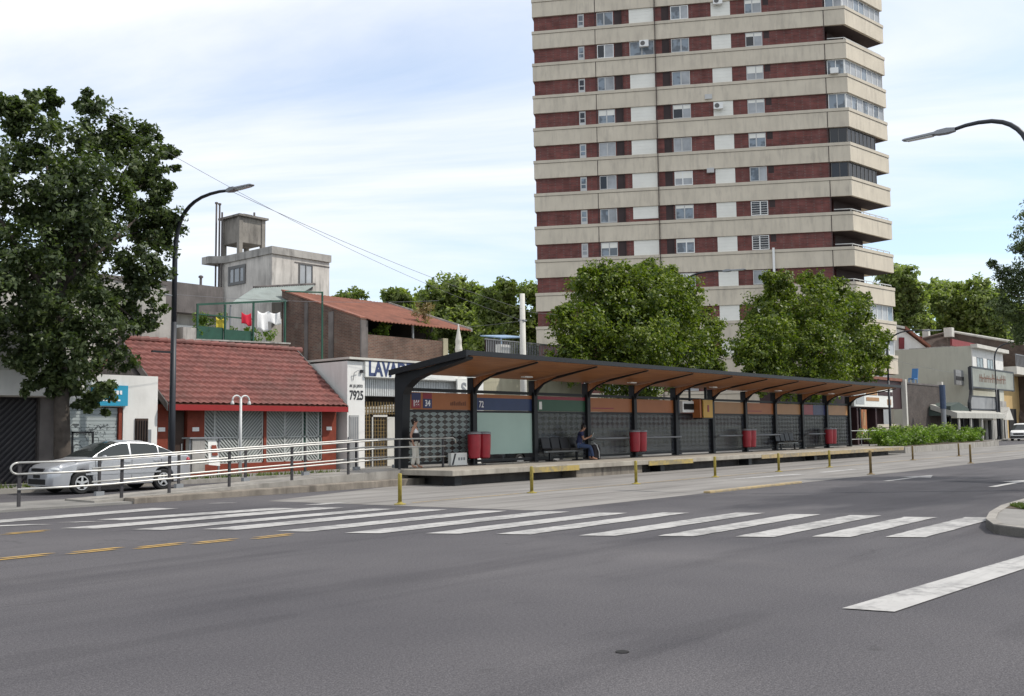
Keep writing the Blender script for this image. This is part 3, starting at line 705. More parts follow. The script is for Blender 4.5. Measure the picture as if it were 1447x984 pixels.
# litter bins
def make_bin(label, x):
    t = thing('litter_bin', label, 'litter bin', (x, 21.95, ZP), 0, 'red twin litter bins on the platform')
    for k, dx in enumerate((-.24, .22)):
        mb = MB(); mb.lathe((x + dx, 21.95 - .02 * k, ZP + .22), [(.15, 0), (.19, .03), (.215, .4), (.22, .76), (.205, .79)], 22); mb.build('barrel', 'red_plastic', t, smooth=False)
        mb = MB(); mb.lathe((x + dx, 21.95 - .02 * k, ZP + .22), [(.225, .79), (.235, .8), (.235, .84), (.17, .87), (.02, .875)], 22); mb.build('rim', 'grey_steel', t)
    MB().tube([(x, 22.08, ZP), (x, 22.08, ZP + 1.05)], .035, 8).build('post', 'black_steel', t)
    MB().box(x - .3, x + .3, 21.93, 22.1, ZP, ZP + .03).build('foot_plate', 'black_steel', t)
    return t
bin0 = make_bin('twin red litter bin by the pale green poster panel', 24.25)
for x, l in ((33.75, 'twin red litter bin just right of the seated person'), (43.35, 'twin red litter bin in the middle of the platform left of the farther bench'), (53.0, 'twin red litter bin farthest along the platform')):
    dup(bin0, (x, 21.95, ZP), 0, l)

# benches: row of moulded seats on a beam
def make_bench(label, x0, n):
    t = thing('bench', label, 'bench', (x0, 22.05, ZP), 0, 'black seat rows on the platform')
    MB().box(x0, x0 + n * .55, 22.02, 22.1, ZP + .32, ZP + .38).build('beam', 'grey_steel', t)
    for k in range(n):
        xc = x0 + .275 + k * .55
        mb = MB()
        prof = [(21.75, ZP + .47), (21.79, ZP + .44), (22.05, ZP + .42), (22.18, ZP + .46), (22.27, ZP + .85), (22.3, ZP + .85), (22.215, ZP + .43), (22.06, ZP + .385), (21.77, ZP + .41)]
        mb.prism_yz(prof, xc - .235, xc + .235); mb.build('seat', 'black_plastic', t, bevel=.012)
    for xl in (x0 + .3, x0 + n * .55 - .3):
        MB().box(xl - .04, xl + .04, 22.03, 22.09, ZP, ZP + .32).box(xl - .05, xl + .05, 21.8, 22.25, ZP, ZP + .04).build('leg', 'black_steel', t)
    return t
bench0 = make_bench('row of black seats where a person sits, nearest the camera', 27.85, 4)
dup(bench0, (46.7, 22.05, ZP), 0, 'row of black seats toward the far end of the platform')

# bollards
def make_bollard(label, x, y, mat, h=.66, grp='slim metal bollards along the bus lane'):
    t = thing('bollard', label, 'bollard', (x, y, 0), 0, grp)
    MB().lathe((x, y, 0), [(.042, .03), (.042, h - .02), (.032, h), (.001, h + .003)], 14).build('post', mat, t, smooth=True)
    MB().lathe((x, y, 0), [(.13, 0), (.13, .018), (.06, .035), (.05, .06)], 14).build('flange', mat, t)
    return t
bo = make_bollard('yellow bollard nearest the camera, in front of the ramp', 14.7, 15.6, 'yellow_post')
for x, l in ((19.15, 'yellow bollard in front of the pale green poster panel'), (23.83, 'yellow bollard before the red litter bin right of the seated person'), (28.4, 'yellow bollard standing before the orange cube sign'), (32.99, 'yellow bollard before the far seat row'), (37.45, 'yellow bollard before the farthest red litter bin')):
    dup(bo, (x, 15.6, 0), rr.uniform(0, 3), l)
bt = make_bollard('brownish worn bollard in front of the left end of the hedge', 46.99, 15.6, 'tan_post')
dup(bt, (54.0, 15.6, 0), 0, 'brownish worn bollard in front of the right end of the hedge')
bt2 = make_bollard('taller dark post on the asphalt edge before the end of the platform', 32.22, 12.05, 'tan_post', .78)
dup(bt2, (43.61, 12.15, 0), 0, 'dark post on the asphalt edge, rightmost of all the bollards')

# ------------------------------------------------------------------ people
def skinned(joints, edges, name, mat, parent, sub=2, root='pelvis'):
    me = bpy.data.meshes.new('sk'); ks = list(joints)
    me.from_pydata([joints[k][0] for k in ks], [], []) if False else me.from_pydata([joints[k][0] for k in ks], [(ks.index(a), ks.index(b)) for a, b in edges], [])
    o = bpy.data.objects.new('sk', me); COL.objects.link(o)
    md = o.modifiers.new('s', 'SKIN'); md.use_smooth_shade = True; md.branch_smoothing = .3
    for i, k in enumerate(ks):
        v = me.skin_vertices[0].data[i]; r_ = joints[k][1]; v.radius = r_ if isinstance(r_, tuple) else (r_, r_); v.use_root = (k == root)
    sb = o.modifiers.new('u', 'SUBSURF'); sb.levels = sub; sb.render_levels = sub
    dg = bpy.context.evaluated_depsgraph_get(); m2 = bpy.data.meshes.new_from_object(o.evaluated_get(dg))
    bpy.data.objects.remove(o)
    m2.materials.clear(); m2.materials.append(MT[mat]); m2.name = name
    for p_ in m2.polygons: p_.use_smooth = True
    q = bpy.data.objects.new(name, m2); COL.objects.link(q); q.parent = parent
    return q
def fingers(J, E, side, wrist, palm_dir, curl, out):
    """palm and five fingers; palm_dir points along the hand, curl bends towards, out is across the knuckles"""
    w = Vector(wrist); d = Vector(palm_dir).normalized(); c_ = Vector(curl).normalized(); o_ = Vector(out).normalized()
    palm = w + d * .055; J['palm' + side] = (tuple(palm), (.030, .018)); E.append(('wrist' + side, 'palm' + side))
    for k, (off, ln) in enumerate(((-.027, .068), (-.009, .078), (.009, .074), (.026, .058))):
        b0 = palm + d * .035 + o_ * off; b1_ = b0 + d * ln * .5 + c_ * .012; b2_ = b1_ + d * ln * .35 + c_ * .025
        for nme, pt, rd in (('a', b0, .010), ('b', b1_, .0085), ('c', b2_, .007)): J[f'f{k}{nme}{side}'] = (tuple(pt), rd)
        E += [('palm' + side, f'f{k}a{side}'), (f'f{k}a{side}', f'f{k}b{side}'), (f'f{k}b{side}', f'f{k}c{side}')]
    t0 = w + d * .03 - o_ * .032; t1 = t0 + d * .035 - o_ * .015 + c_ * .01
    J['t0' + side] = (tuple(t0), .011); J['t1' + side] = (tuple(t1), .009)
    E += [('palm' + side, 't0' + side), ('t0' + side, 't1' + side)]
def head_parts(p, c, fwd, up=Vector((0, 0, 1)), bun=False):
    """c = skull centre, fwd = facing. Adds hair and features as children"""
    fwd = Vector(fwd).normalized(); side = fwd.cross(up).normalized(); c = Vector(c)
    rot = Matrix((side, fwd, up)).transposed()
    mb = MB(); mb.ell(c - fwd * .016 + up * .024, (.081, .094, .100), 18, 12, rot)
    if bun: mb.ell(c - fwd * .105 + up * .035, (.045, .045, .045), 10, 8); mb.ell(c - fwd * .07 - up * .03, (.06, .045, .08), 10, 8, rot)
    else: mb.ell(c - fwd * .05 - up * .02, (.07, .055, .08), 10, 8, rot)
    mb.build('hair', 'hair', p, smooth=True)
    mb = MB(); mb.ell(c + fwd * .083 - up * .012, (.012, .018, .020), 8, 6, rot)
    for s_ in (-1, 1): mb.ell(c + side * s_ * .074 - up * .008, (.010, .018, .028), 8, 6, rot)
    mb.build('face_relief', 'skin', p, smooth=True)
    mb = MB()
    for s_ in (-1, 1): mb.ell(c + fwd * .076 + side * s_ * .03 + up * .012, (.012, .006, .006), 8, 6, rot)
    mb.ell(c + fwd * .080 - up * .055, (.02, .006, .005), 8, 6, rot)
    mb.build('eyes_and_mouth', 'hair', p, smooth=True)

# woman walking on the platform, facing along the ramp towards the camera-right
p0 = PY(586, 655, 21.95); zb = ZP
wx, wy = p0.x, 21.95
wo = thing('person', 'standing woman in white strap top, black waist and pale trousers on the platform', 'person', (wx, wy, zb))
f = Vector((.55, -.83, 0)).normalized(); s_ = Vector((-f.y, f.x, 0))   # s_ points to her left
def wp(fw, sd, z): return tuple(Vector((0, 0, z)) + f * fw + s_ * sd)
J = {'pelvis': (wp(0, 0, .88), (.135, .105)), 'waist': (wp(.0, 0, 1.02), (.115, .092)), 'chest': (wp(.01, 0, 1.20), (.135, .10)), 'upper': (wp(0, 0, 1.315), (.115, .08)),
     'neck': (wp(.01, 0, 1.40), .048), 'jaw': (wp(.035, 0, 1.465), (.058, .062)), 'skull': (wp(.02, 0, 1.545), (.072, .082)), 'crown': (wp(.01, 0, 1.61), (.045, .05))}
E = [('pelvis', 'waist'), ('waist', 'chest'), ('chest', 'upper'), ('upper', 'neck'), ('neck', 'jaw'), ('jaw', 'skull'), ('skull', 'crown')]
for sd, n_, kn, ft, eb, wr in ((1, 'L', (.05, .09, .47), (.10, .09, .07), (-.05, .235, 1.07), (.05, .25, .86)), (-1, 'R', (.02, -.09, .47), (-.06, -.09, .07), (-.08, -.235, 1.08), (.0, -.27, .87))):
    J['sh' + n_] = (wp(0, sd * .165, 1.315), .052); J['el' + n_] = (wp(*eb), .040); J['wrist' + n_] = (wp(*wr), .027)
    J['hip' + n_] = (wp(0, sd * .085, .83), .085); J['kn' + n_] = (wp(*kn), .055); J['an' + n_] = (wp(*ft), .036)
    J['toe' + n_] = (wp(ft[0] + .15, ft[1], .032), (.036, .025))
    E += [('upper', 'sh' + n_), ('sh' + n_, 'el' + n_), ('el' + n_, 'wrist' + n_), ('pelvis', 'hip' + n_), ('hip' + n_, 'kn' + n_), ('kn' + n_, 'an' + n_), ('an' + n_, 'toe' + n_)]
    fingers(J, E, n_, wp(*wr), Vector(wp(wr[0], wr[1], 0)) * 0 + Vector((f.x * .25, f.y * .25, -1)), f, s_ * sd * 0 + f)
skinned(J, E, 'body', 'skin', wo)
head_parts(wo, Vector((wx, wy, zb)) + Vector(wp(.02, 0, 1.545)), f, bun=True)
T = {'pelvis': (wp(0, 0, .80), (.25, .20)), 'b': (wp(0, 0, .95), (.225, .18)), 'c': (wp(0, 0, 1.08), (.195, .16)), 'd': (wp(0, 0, 1.18), (.19, .155))}
skinned(T, [('pelvis', 'b'), ('b', 'c'), ('c', 'd')], 'waist_garment', 'cloth_black', wo)
T = {'pelvis': (wp(.01, 0, 1.14), (.168, .135)), 'b': (wp(.012, 0, 1.20), (.172, .140)), 'c': (wp(.008, 0, 1.285), (.160, .122)), 'sl': (wp(0, .09, 1.352), (.03, .05)), 'sr': (wp(0, -.09, 1.352), (.03, .05))}
skinned(T, [('pelvis', 'b'), ('b', 'c'), ('c', 'sl'), ('c', 'sr')], 'top', 'cloth_white', wo)
T = {'pelvis': (wp(0, 0, .88), (.15, .118))}; E2 = []
for sd, n_, kn, ft in ((1, 'L', (.05, .09, .47), (.10, .09, .10)), (-1, 'R', (.02, -.09, .47), (-.06, -.09, .10))):
    T['hip' + n_] = (wp(0, sd * .088, .81), .105); T['kn' + n_] = (wp(*kn), .078); T['an' + n_] = (wp(*ft), .068)
    E2 += [('pelvis', 'hip' + n_), ('hip' + n_, 'kn' + n_), ('kn' + n_, 'an' + n_)]
skinned(T, E2, 'trousers', 'cloth_beige', wo)

wo.scale = (.92, .92, .92)
# seated person
sx0, sy0 = 29.78, 21.98
mo = thing('person', 'seated person in navy top and jeans reading on the black seat row', 'person', (sx0, sy0, zb))
f = Vector((.62, -.78, 0)).normalized(); s_ = Vector((-f.y, f.x, 0))
J = {'pelvis': (wp(0, 0, .52), (.15, .115)), 'waist': (wp(.02, 0, .70), (.13, .105)), 'chest': (wp(.06, 0, .90), (.145, .11)), 'upper': (wp(.10, 0, 1.02), (.12, .085)),
     'neck': (wp(.14, 0, 1.10), .05), 'jaw': (wp(.20, 0, 1.13), (.06, .06)), 'skull': (wp(.19, 0, 1.215), (.074, .084)), 'crown': (wp(.175, 0, 1.28), (.045, .05))}
E = [('pelvis', 'waist'), ('waist', 'chest'), ('chest', 'upper'), ('upper', 'neck'), ('neck', 'jaw'), ('jaw', 'skull'), ('skull', 'crown')]
legs = {}
for sd, n_ in ((1, 'L'), (-1, 'R')):
    kn = (.42, sd * .12, .50); ft = (.46 - .06 * sd, sd * .12, .07)
    J['sh' + n_] = (wp(.10, sd * .18, 1.0), .055); J['el' + n_] = (wp(.17, sd * .24, .76), .042); J['wrist' + n_] = (wp(.38, sd * .10, .84), .028)
    J['hip' + n_] = (wp(.05, sd * .09, .52), .085); J['kn' + n_] = (wp(*kn), .06); J['an' + n_] = (wp(*ft), .038); J['toe' + n_] = (wp(ft[0] + .16, ft[1], .035), (.038, .028))
    E += [('upper', 'sh' + n_), ('sh' + n_, 'el' + n_), ('el' + n_, 'wrist' + n_), ('pelvis', 'hip' + n_), ('hip' + n_, 'kn' + n_), ('kn' + n_, 'an' + n_), ('an' + n_, 'toe' + n_)]
    fingers(J, E, n_, wp(.38, sd * .10, .84), f * .8 + Vector((0, 0, .5)) - s_ * sd * .3, -s_ * sd, Vector((0, 0, 1)))
    legs[n_] = (kn, ft)
skinned(J, E, 'body', 'skin', mo)
head_parts(mo, Vector((sx0, sy0, zb)) + Vector(wp(.19, 0, 1.215)), f - Vector((0, 0, .3)), up=(Vector((0, 0, 1)) + f * .3).normalized())
T = {'pelvis': (wp(0, 0, .56), (.165, .13)), 'b': (wp(.02, 0, .70), (.15, .122)), 'c': (wp(.06, 0, .90), (.165, .128)), 'd': (wp(.1, 0, 1.02), (.13, .095)),
     'l': (wp(.10, .19, 1.0), .068), 'r': (wp(.10, -.19, 1.0), .068), 'l2': (wp(.14, .225, .88), .06), 'r2': (wp(.14, -.225, .88), .06)}
skinned(T, [('pelvis', 'b'), ('b', 'c'), ('c', 'd'), ('d', 'l'), ('d', 'r'), ('l', 'l2'), ('r', 'r2')], 'shirt', 'cloth_navy', mo)
T = {'pelvis': (wp(0, 0, .52), (.165, .125))}; E2 = []
for n_, sd in (('L', 1), ('R', -1)):
    kn, ft = legs[n_]
    T['hip' + n_] = (wp(.06, sd * .09, .52), .10); T['kn' + n_] = (wp(*kn), .078); T['an' + n_] = (wp(ft[0], ft[1], .11), .06)
    E2 += [('pelvis', 'hip' + n_), ('hip' + n_, 'kn' + n_), ('kn' + n_, 'an' + n_)]
skinned(T, E2, 'trousers', 'cloth_jeans', mo)
hp = Vector((sx0, sy0, zb)) + Vector(wp(.50, 0, .93))
t = MB(); t.hexa(hp + s_ * .09 - zz * .07, hp - s_ * .09 - zz * .07, hp - s_ * .09 + zz * .07 + f * .05, hp + s_ * .09 + zz * .07 + f * .05, f * .012); one(t, 'booklet', 'sign_white', 'small pale booklet held by the seated person', 'booklet')
bx = sx0 + .66
t = thing('bag', 'black bag with a pale strap standing on the platform beside the seated person', 'bag', (bx, 21.72, ZP))
MB().prism_yz([(21.6, ZP), (21.84, ZP), (21.83, ZP + .42), (21.76, ZP + .56), (21.67, ZP + .56), (21.61, ZP + .42)], bx - .2, bx + .2).build('body', 'cloth_black', t, bevel=.04)
MB().tube([(bx + .1, 21.6, ZP + .05), (bx + .06, 21.575, ZP + .3), (bx - .02, 21.62, ZP + .55), (bx - .05, 21.74, ZP + .62)], .018, 6).build('strap', 'galv', t)

# ------------------------------------------------------------------ vehicles
def vehicle(name, label, cat, P, paint, loc, flip=False):
    """P: length, top / shoulder / half-width profiles along x (front at 0), wheels, glass ranges. y=0 is the centre line."""
    t = thing(name, label, cat, loc, math.pi if flip else 0.)
    Lg = P['L']; xs = sorted(set(np.round(np.concatenate([np.linspace(0, Lg, 64), [v for w in P['wheels'] for v in np.linspace(w - P['wr'] - .05, w + P['wr'] + .05, 15)], [v for rg in P['side'] for v in rg], P['ws'], P['rs']]), 4)))
    xs = [x for x in xs if 0 <= x <= Lg]
    ip = lambda tab, x: float(np.interp(x, [q[0] for q in tab], [q[1] for q in tab]))
    wr = P['wr'] + .045; rows = []
    for x in xs:
        T_, S_, w = ip(P['top'], x), ip(P['sh'], x), ip(P['hw'], x)
        zb_ = ip(P['low'], x)
        for wc in P['wheels']:
            if abs(x - wc) < wr: zb_ = max(zb_, P['wz'] + math.sqrt(wr ** 2 - (x - wc) ** 2))
        cab = min(1, max(0, (T_ - S_ - .08) / .4)); tw = P['tumble']
        yr = w * (.95 - tw * cab); zr = T_ - .05 * cab - .012
        if cab == 0: yr = w * .84
        p5 = (w * .955, S_); p6 = (yr, max(zr, S_ + .004))
        lp = lambda a_: (p5[0] + (p6[0] - p5[0]) * a_ + (.02 * math.sin(a_ * math.pi) if cab else 0), p5[1] + (p6[1] - p5[1]) * a_)
        zm = max(zb_ + .03, (zb_ + S_) * .5 + .02 if zb_ < .3 else zb_ + .05)
        zm = min(zm, S_ - .05)
        rows.append([(0, .2), (w * .55, max(.2, zb_)), (w * .93, zb_), (w * .985, min(zb_ + .03, zm - .01)), (w, zm), (w * .99, S_ - .03), p5, lp(.05), lp(.95), p6, (yr * .6, T_ - .006 * cab), (0, T_)])
    K = len(rows[0])
    parts = {'body': ([], []), 'side_window': ([], []), 'windscreen': ([], []), 'rear_window': ([], [])}
    idx = {}
    def vid(part, i, j, sgn):
        key = (part, i, j, sgn if rows[i][j][0] > 1e-6 else 1)
        if key not in idx:
            idx[key] = len(parts[part][0]); y, z = rows[i][j]; parts[part][0].append((xs[i], sgn * y, z))
        return idx[key]
    for i in range(len(xs) - 1):
        xm = (xs[i] + xs[i + 1]) / 2
        for j in range(K - 1):
            part = 'body'
            if j == 7 and any(a_ <= xm <= b_ for a_, b_ in P['side']): part = 'side_window'
            if j >= 9 and P['ws'][0] <= xm <= P['ws'][1]: part = 'windscreen'
            if j >= 9 and P['rs'][0] <= xm <= P['rs'][1]: part = 'rear_window'
            for sgn in (1, -1):
                q = [vid(part, i, j, sgn), vid(part, i + 1, j, sgn), vid(part, i + 1, j + 1, sgn), vid(part, i, j + 1, sgn)]
                q = [a_ for n_, a_ in enumerate(q) if a_ not in q[:n_]]
                if len(q) >= 3: parts[part][1].append(tuple(q))
    for i, x in ((0, 0), (len(xs) - 1, Lg)):
        for sgn in (1, -1):
            parts['body'][1].append(tuple(vid('body', i, j, sgn) for j in range(K)))
    for nm, (vs, fs) in parts.items():
        if not fs: continue
        mb = MB(); mb.v = [tuple(root_matrix(t) @ Vector(v)) for v in vs]; mb.f = fs
        ob = mb.build(nm, paint if nm == 'body' else 'car_glass', t, smooth=True)
        if nm == 'body':
            es = ob.modifiers.new('e', 'EDGE_SPLIT'); es.split_angle = R(38)
    def wb(mb, nm, mat, par=None, **k):
        mb.v = [tuple(root_matrix(t) @ Vector(v)) for v in mb.v]; return mb.build(nm, mat, par or t, **k)
    for wc in P['wheels']:
        for sg in (-1, 1):
            y = sg * (P['W'] / 2 - .11); rw = P['wr']; rim = rw * .64
            tm = MB(); tm.lathe((wc, y, P['wz']), [(rim, -.095), (rw - .03, -.1), (rw, -.07), (rw, .07), (rw - .03, .1), (rim, .095)], 28, 'y'); wh = wb(tm, 'wheel', 'tyre', smooth=False)
            rm = MB(); yo = y + sg * .1
            rm.lathe((wc, yo, P['wz']), [(rim, -.012), (rim, .012), (rim * .86, .014), (rim * .86, -.012)], 24, 'y')
            rm.lathe((wc, yo, P['wz']), [(rim * .26, -.02), (rim * .26, .022), (.01, .026)], 12, 'y')
            for k in range(5):
                a_ = 2 * math.pi * k / 5 + .3; d_ = Vector((math.cos(a_), 0, math.sin(a_))); e_ = Vector((-math.sin(a_), 0, math.cos(a_))) * rim * .17; c0 = Vector((wc, yo, P['wz']))
                rm.hexa(c0 + d_ * rim * .15 + e_, c0 + d_ * rim * .15 - e_, c0 + d_ * rim * .9 - e_ * .8, c0 + d_ * rim * .9 + e_ * .8, (0, sg * .014, 0))
            wb(rm, 'rim', 'rim', wh)
            hb = MB(); hb.lathe((wc, yo - sg * .012, P['wz']), [(rim, -.004), (rim, .004), (.01, .005)], 20, 'y'); wb(hb, 'wheel_hub', 'black_plastic', wh)
    P['extra'](t, wb)
    return t
def sedan_extra(t, wb):
    for sg in (-1, 1):
        mb = MB(); mb.ell((.20, sg * .60, .66), (.13, .17, .075), 14, 8, Matrix.Rotation(sg * -.45, 3, 'Z')); wb(mb, 'headlight', 'lens', smooth=True)
        mb = MB(); mb.ell((4.14, sg * .66, .82), (.09, .13, .10), 12, 8); wb(mb, 'tail_light', 'red_plastic', smooth=True)
        mb = MB(); mb.ell((1.42, sg * .93, .96), (.07, .10, .07), 12, 8); wb(mb, 'mirror', 'car_silver', smooth=True)
        mb = MB(); mb.box(2.08, 2.26, sg * .815, sg * .845, .80, .835); wb(mb, 'door_handle', 'car_silver')
        mb = MB(); mb.box(2.98, 3.16, sg * .815, sg * .845, .82, .855); wb(mb, 'door_handle', 'car_silver')
        for xx in (1.22, 2.30, 3.22):
            mb = MB(); mb.box(xx - .006, xx + .006, sg * .8, sg * .826, .34 if xx < 3 else .66, .88); wb(mb, 'door_gap', 'black_plastic')
        mb = MB(); mb.ell((.10, sg * .52, .36), (.05, .07, .05), 10, 6); wb(mb, 'fog_light', 'black_plastic', smooth=True)
        mb = MB(); mb.box(.95, 3.2, sg * .812, sg * .838, .50, .545); wb(mb, 'side_moulding', 'car_silver')
    mb = MB(); mb.box(-.006, .10, -.34, .34, .615, .70); wb(mb, 'grille', 'black_plastic', bevel=.015)
    mb = MB(); mb.box(-.012, .05, -.5, .5, .27, .42); wb(mb, 'air_intake', 'black_plastic', bevel=.02)
    mb = MB(); mb.box(-.022, .0, -.18, .18, .45, .53); wb(mb, 'number_plate', 'black_plastic')
    mb = MB(); mb.tube([(1.62, .3, 1.33), (1.35, .32, 1.75)], .004, 5); wb(mb, 'aerial', 'black_plastic')
SED = dict(L=4.3, W=1.66, wheels=[.85, 3.3], wr=.295, wz=.295, tumble=.2,
    top=[(0, .60), (.05, .70), (.2, .78), (.6, .88), (1.12, .965), (1.35, 1.12), (1.75, 1.34), (2.0, 1.405), (2.3, 1.425), (2.75, 1.41), (3.05, 1.35), (3.35, 1.21), (3.66, 1.05), (3.9, 1.04), (4.2, 1.01), (4.26, .95), (4.3, .8)],
    sh=[(0, .55), (.05, .64), (.2, .70), (.6, .80), (1.12, .885), (2.2, .92), (3.3, .955), (3.9, .965), (4.2, .95), (4.26, .88), (4.3, .75)],
    hw=[(0, .56), (.06, .66), (.25, .76), (.6, .815), (1.2, .83), (3.3, .83), (3.9, .79), (4.2, .72), (4.3, .62)],
    low=[(0, .24), (.2, .19), (.5, .19), (3.8, .2), (4.1, .26), (4.3, .34)],
    side=[(1.3, 2.26), (2.31, 3.14), (3.17, 3.55)], ws=(1.14, 1.96), rs=(3.06, 3.66), extra=sedan_extra)
vehicle('parked_car', 'silver four door sedan parked by the kerb behind the ramp handrails', 'car', SED, 'car_silver', (12.1, 26.85, 0)).scale = (.975, 1, 1)
def hatch_extra(t, wb):
    for sg in (-1, 1):
        mb = MB(); mb.ell((.18, sg * .62, .70), (.12, .16, .08), 12, 8); wb(mb, 'headlight', 'lens', smooth=True)
        mb = MB(); mb.ell((3.9, sg * .66, .85), (.06, .09, .16), 12, 8); wb(mb, 'tail_light', 'red_plastic', smooth=True)
        mb = MB(); mb.box(.9, 3.0, sg * .842, sg * .858, .40, .44); wb(mb, 'side_moulding', 'grey_steel')
        mb = MB(); mb.ell((1.4, sg * .95, .98), (.07, .09, .07), 10, 8); wb(mb, 'mirror', 'black_plastic', smooth=True)
HAT = dict(L=3.95, W=1.72, wheels=[.78, 3.2], wr=.31, wz=.31, tumble=.17,
    top=[(0, .62), (.06, .74), (.3, .84), (.95, .98), (1.3, 1.2), (1.7, 1.43), (2.1, 1.5), (2.9, 1.5), (3.5, 1.42), (3.8, 1.1), (3.9, .9), (3.95, .75)],
    sh=[(0, .56), (.06, .68), (.3, .76), (.95, .9), (2.2, .95), (3.4, 1.0), (3.8, .98), (3.9, .84), (3.95, .7)],
    hw=[(0, .58), (.08, .70), (.3, .80), (.8, .85), (3.2, .85), (3.7, .8), (3.95, .68)], low=[(0, .25), (.3, .2), (3.6, .2), (3.95, .32)],
    side=[(1.4, 2.2), (2.28, 3.05), (3.1, 3.4)], ws=(1.0, 1.68), rs=(3.45, 3.8), extra=hatch_extra)
vehicle('parked_car', 'black hatchback parked on the street behind the poster panel of the shelter', 'car', HAT, 'car_black', (30.6, 27.0, 0))
def van_extra(t, wb):
    for sg in (-1, 1):
        mb = MB(); mb.ell((.10, sg * .66, .78), (.1, .14, .1), 12, 8); wb(mb, 'headlight', 'lens', smooth=True)
        mb = MB(); mb.ell((1.1, sg * 1.0, 1.12), (.07, .1, .1), 10, 8); wb(mb, 'mirror', 'black_plastic', smooth=True)
    mb = MB(); mb.box(-.01, .06, -.5, .5, .62, .8); wb(mb, 'grille', 'black_plastic', bevel=.02)
    mb = MB(); mb.box(-.02, .06, -.75, .75, .3, .52); wb(mb, 'bumper', 'black_plastic', bevel=.03)
VAN = dict(L=4.2, W=1.78, wheels=[.75, 3.3], wr=.31, wz=.31, tumble=.1,
    top=[(0, .62), (.05, .85), (.3, .98), (.7, 1.1), (1.0, 1.35), (1.35, 1.68), (1.7, 1.82), (4.1, 1.82), (4.18, 1.6), (4.2, 1.2)],
    sh=[(0, .56), (.05, .78), (.3, .9), (.7, 1.0), (2, 1.06), (4.1, 1.06), (4.2, 1.0)],
    hw=[(0, .68), (.1, .82), (.4, .88), (4.0, .88), (4.2, .82)], low=[(0, .25), (.3, .22), (3.8, .22), (4.2, .3)],
    side=[(1.05, 1.9), (2.0, 2.8)], ws=(.72, 1.4), rs=(4.12, 4.18), extra=van_extra)
p = G(1437, 617)
vehicle('parked_van', 'small white van parked at the far right edge by the shops', 'van', VAN, 'car_white', (PY(1427, 610, 27.2).x, 26.4, 0))

# ------------------------------------------------------------------ street lamps, poles, cables
def lamp(label, x, y, dirn, hgt=9.0, arm=4.2, grp='arched street lamps over the avenue'):
    t = thing('street_lamp', label, 'street lamp', (x, y, .1), 0, grp)
    k = hgt / 9.0; D_ = Vector(dirn).normalized(); b_ = Vector((x, y, 0))
    mb = MB(); mb.tube([(x, y, .1), (x, y, 2.2), (x, y, 5.2 * k)], [.105, .1, .088], 12)
    mb.build('pole', 'dark_blue_steel', t, smooth=True)
    pts = [(0, 5.2), (0, 7.3), (.012, 7.6), (.05, 7.88), (.12, 8.14), (.23, 8.38), (.38, 8.58), (.57, 8.74), (.82, 8.88), (1.1, 8.98), (1.5, 9.06), (2.0, 9.09), (2.5, 9.08), (3.0, 9.03)]
    MB().tube([b_ + D_ * (a_ * arm / 4.2) + zz * h_ * k for a_, h_ in pts], list(np.linspace(.085, .045, 14)), 10).build('arm', 'dark_blue_steel', t, smooth=True)
    s2 = Vector((-D_.y, D_.x, 0)); e = b_ + D_ * (2.9 * arm / 4.2) + zz * 9.03 * k
    MB().lathe(tuple(b_ + zz * .1), [(.17, 0), (.17, .03), (.12, .35), (.105, .4)], 12).build('base', 'dark_blue_steel', t)
    hd = MB(); q = [(0, .06, .05, -.05), (.2, .10, .075, -.07), (.42, .11, .06, -.06), (.5, .12, .03, -.04), (1.25, .11, .0, -.05), (1.32, .08, -.01, -.04)]
    vs = []; fs = []
    for a_, w, zt_, zb_ in q:
        c0 = e + D_ * a_
        vs += [tuple(c0 + s2 * w + zz * zb_), tuple(c0 - s2 * w + zz * zb_), tuple(c0 - s2 * w * .8 + zz * zt_), tuple(c0 + s2 * w * .8 + zz * zt_)]
    for i in range(5):
        for k2 in range(4): fs.append((i * 4 + k2, i * 4 + (k2 + 1) % 4, i * 4 + 4 + (k2 + 1) % 4, i * 4 + 4 + k2))
    fs += [(3, 2, 1, 0), (20, 21, 22, 23)]
    hd.add(vs, fs); hd.build('lamp_head', 'grey_steel', t, bevel=.01)
    ln = MB(); ln.hexa(e + D_ * .55 + s2 * .09 - zz * .044, e + D_ * 1.2 + s2 * .08 - zz * .052, e + D_ * 1.2 - s2 * .08 - zz * .052, e + D_ * .55 - s2 * .09 - zz * .044, (0, 0, -.02)); ln.build('lens', 'lens', t)
    return t
L1 = lamp('tall arched street lamp in front of the red tiled house', 17.3, 28.95, (0, -1, 0))
MB().tube([(17.3, 28.95, 6.05), (16.6, 28.95, 6.1)], .025, 6).build('bracket', 'grey_steel', L1)
MB().box(16.55, 17.25, 28.9, 29.0, 4.18, 4.24).build('bracket', 'black_steel', L1)
lamp('street lamp reaching in from the right edge over the avenue', 26.1, 5.45, (0, 1, 0), 9.0, 2.58)
lamp('street lamp whose arm shows above the trees in front of the tower', 48.6, 28.9, (.1, -1, 0), 10.2)
lamp('street lamp right of the tower, before the long grey wall', 82.0, 28.9, (.25, -1, 0), 9.3)
lamp('street lamp farthest right, before the white house with two windows', 114.2, 28.9, (.2, -1, 0), 10.3)
wp_ = PY(738, 415, 29)
t = thing('utility_pole', 'whitewashed concrete utility pole behind the shelter roof', 'utility pole', (wp_.x, 29, .1))
MB().tube([(wp_.x, 29, .1), (wp_.x, 29, 7.9)], [.19, .12], 10).build('pole', 'offwhite', t, smooth=True)
MB().box(wp_.x - .12, wp_.x + .12, 28.84, 29.16, 6.62, 6.68).build('band', 'grey_steel', t)
wl = PY(340, 600, 29.2)
t = thing('park_lamp', 'short white post with two hooked arms in front of the lattice windows', 'lamp post', (wl.x, 29.2, .12))
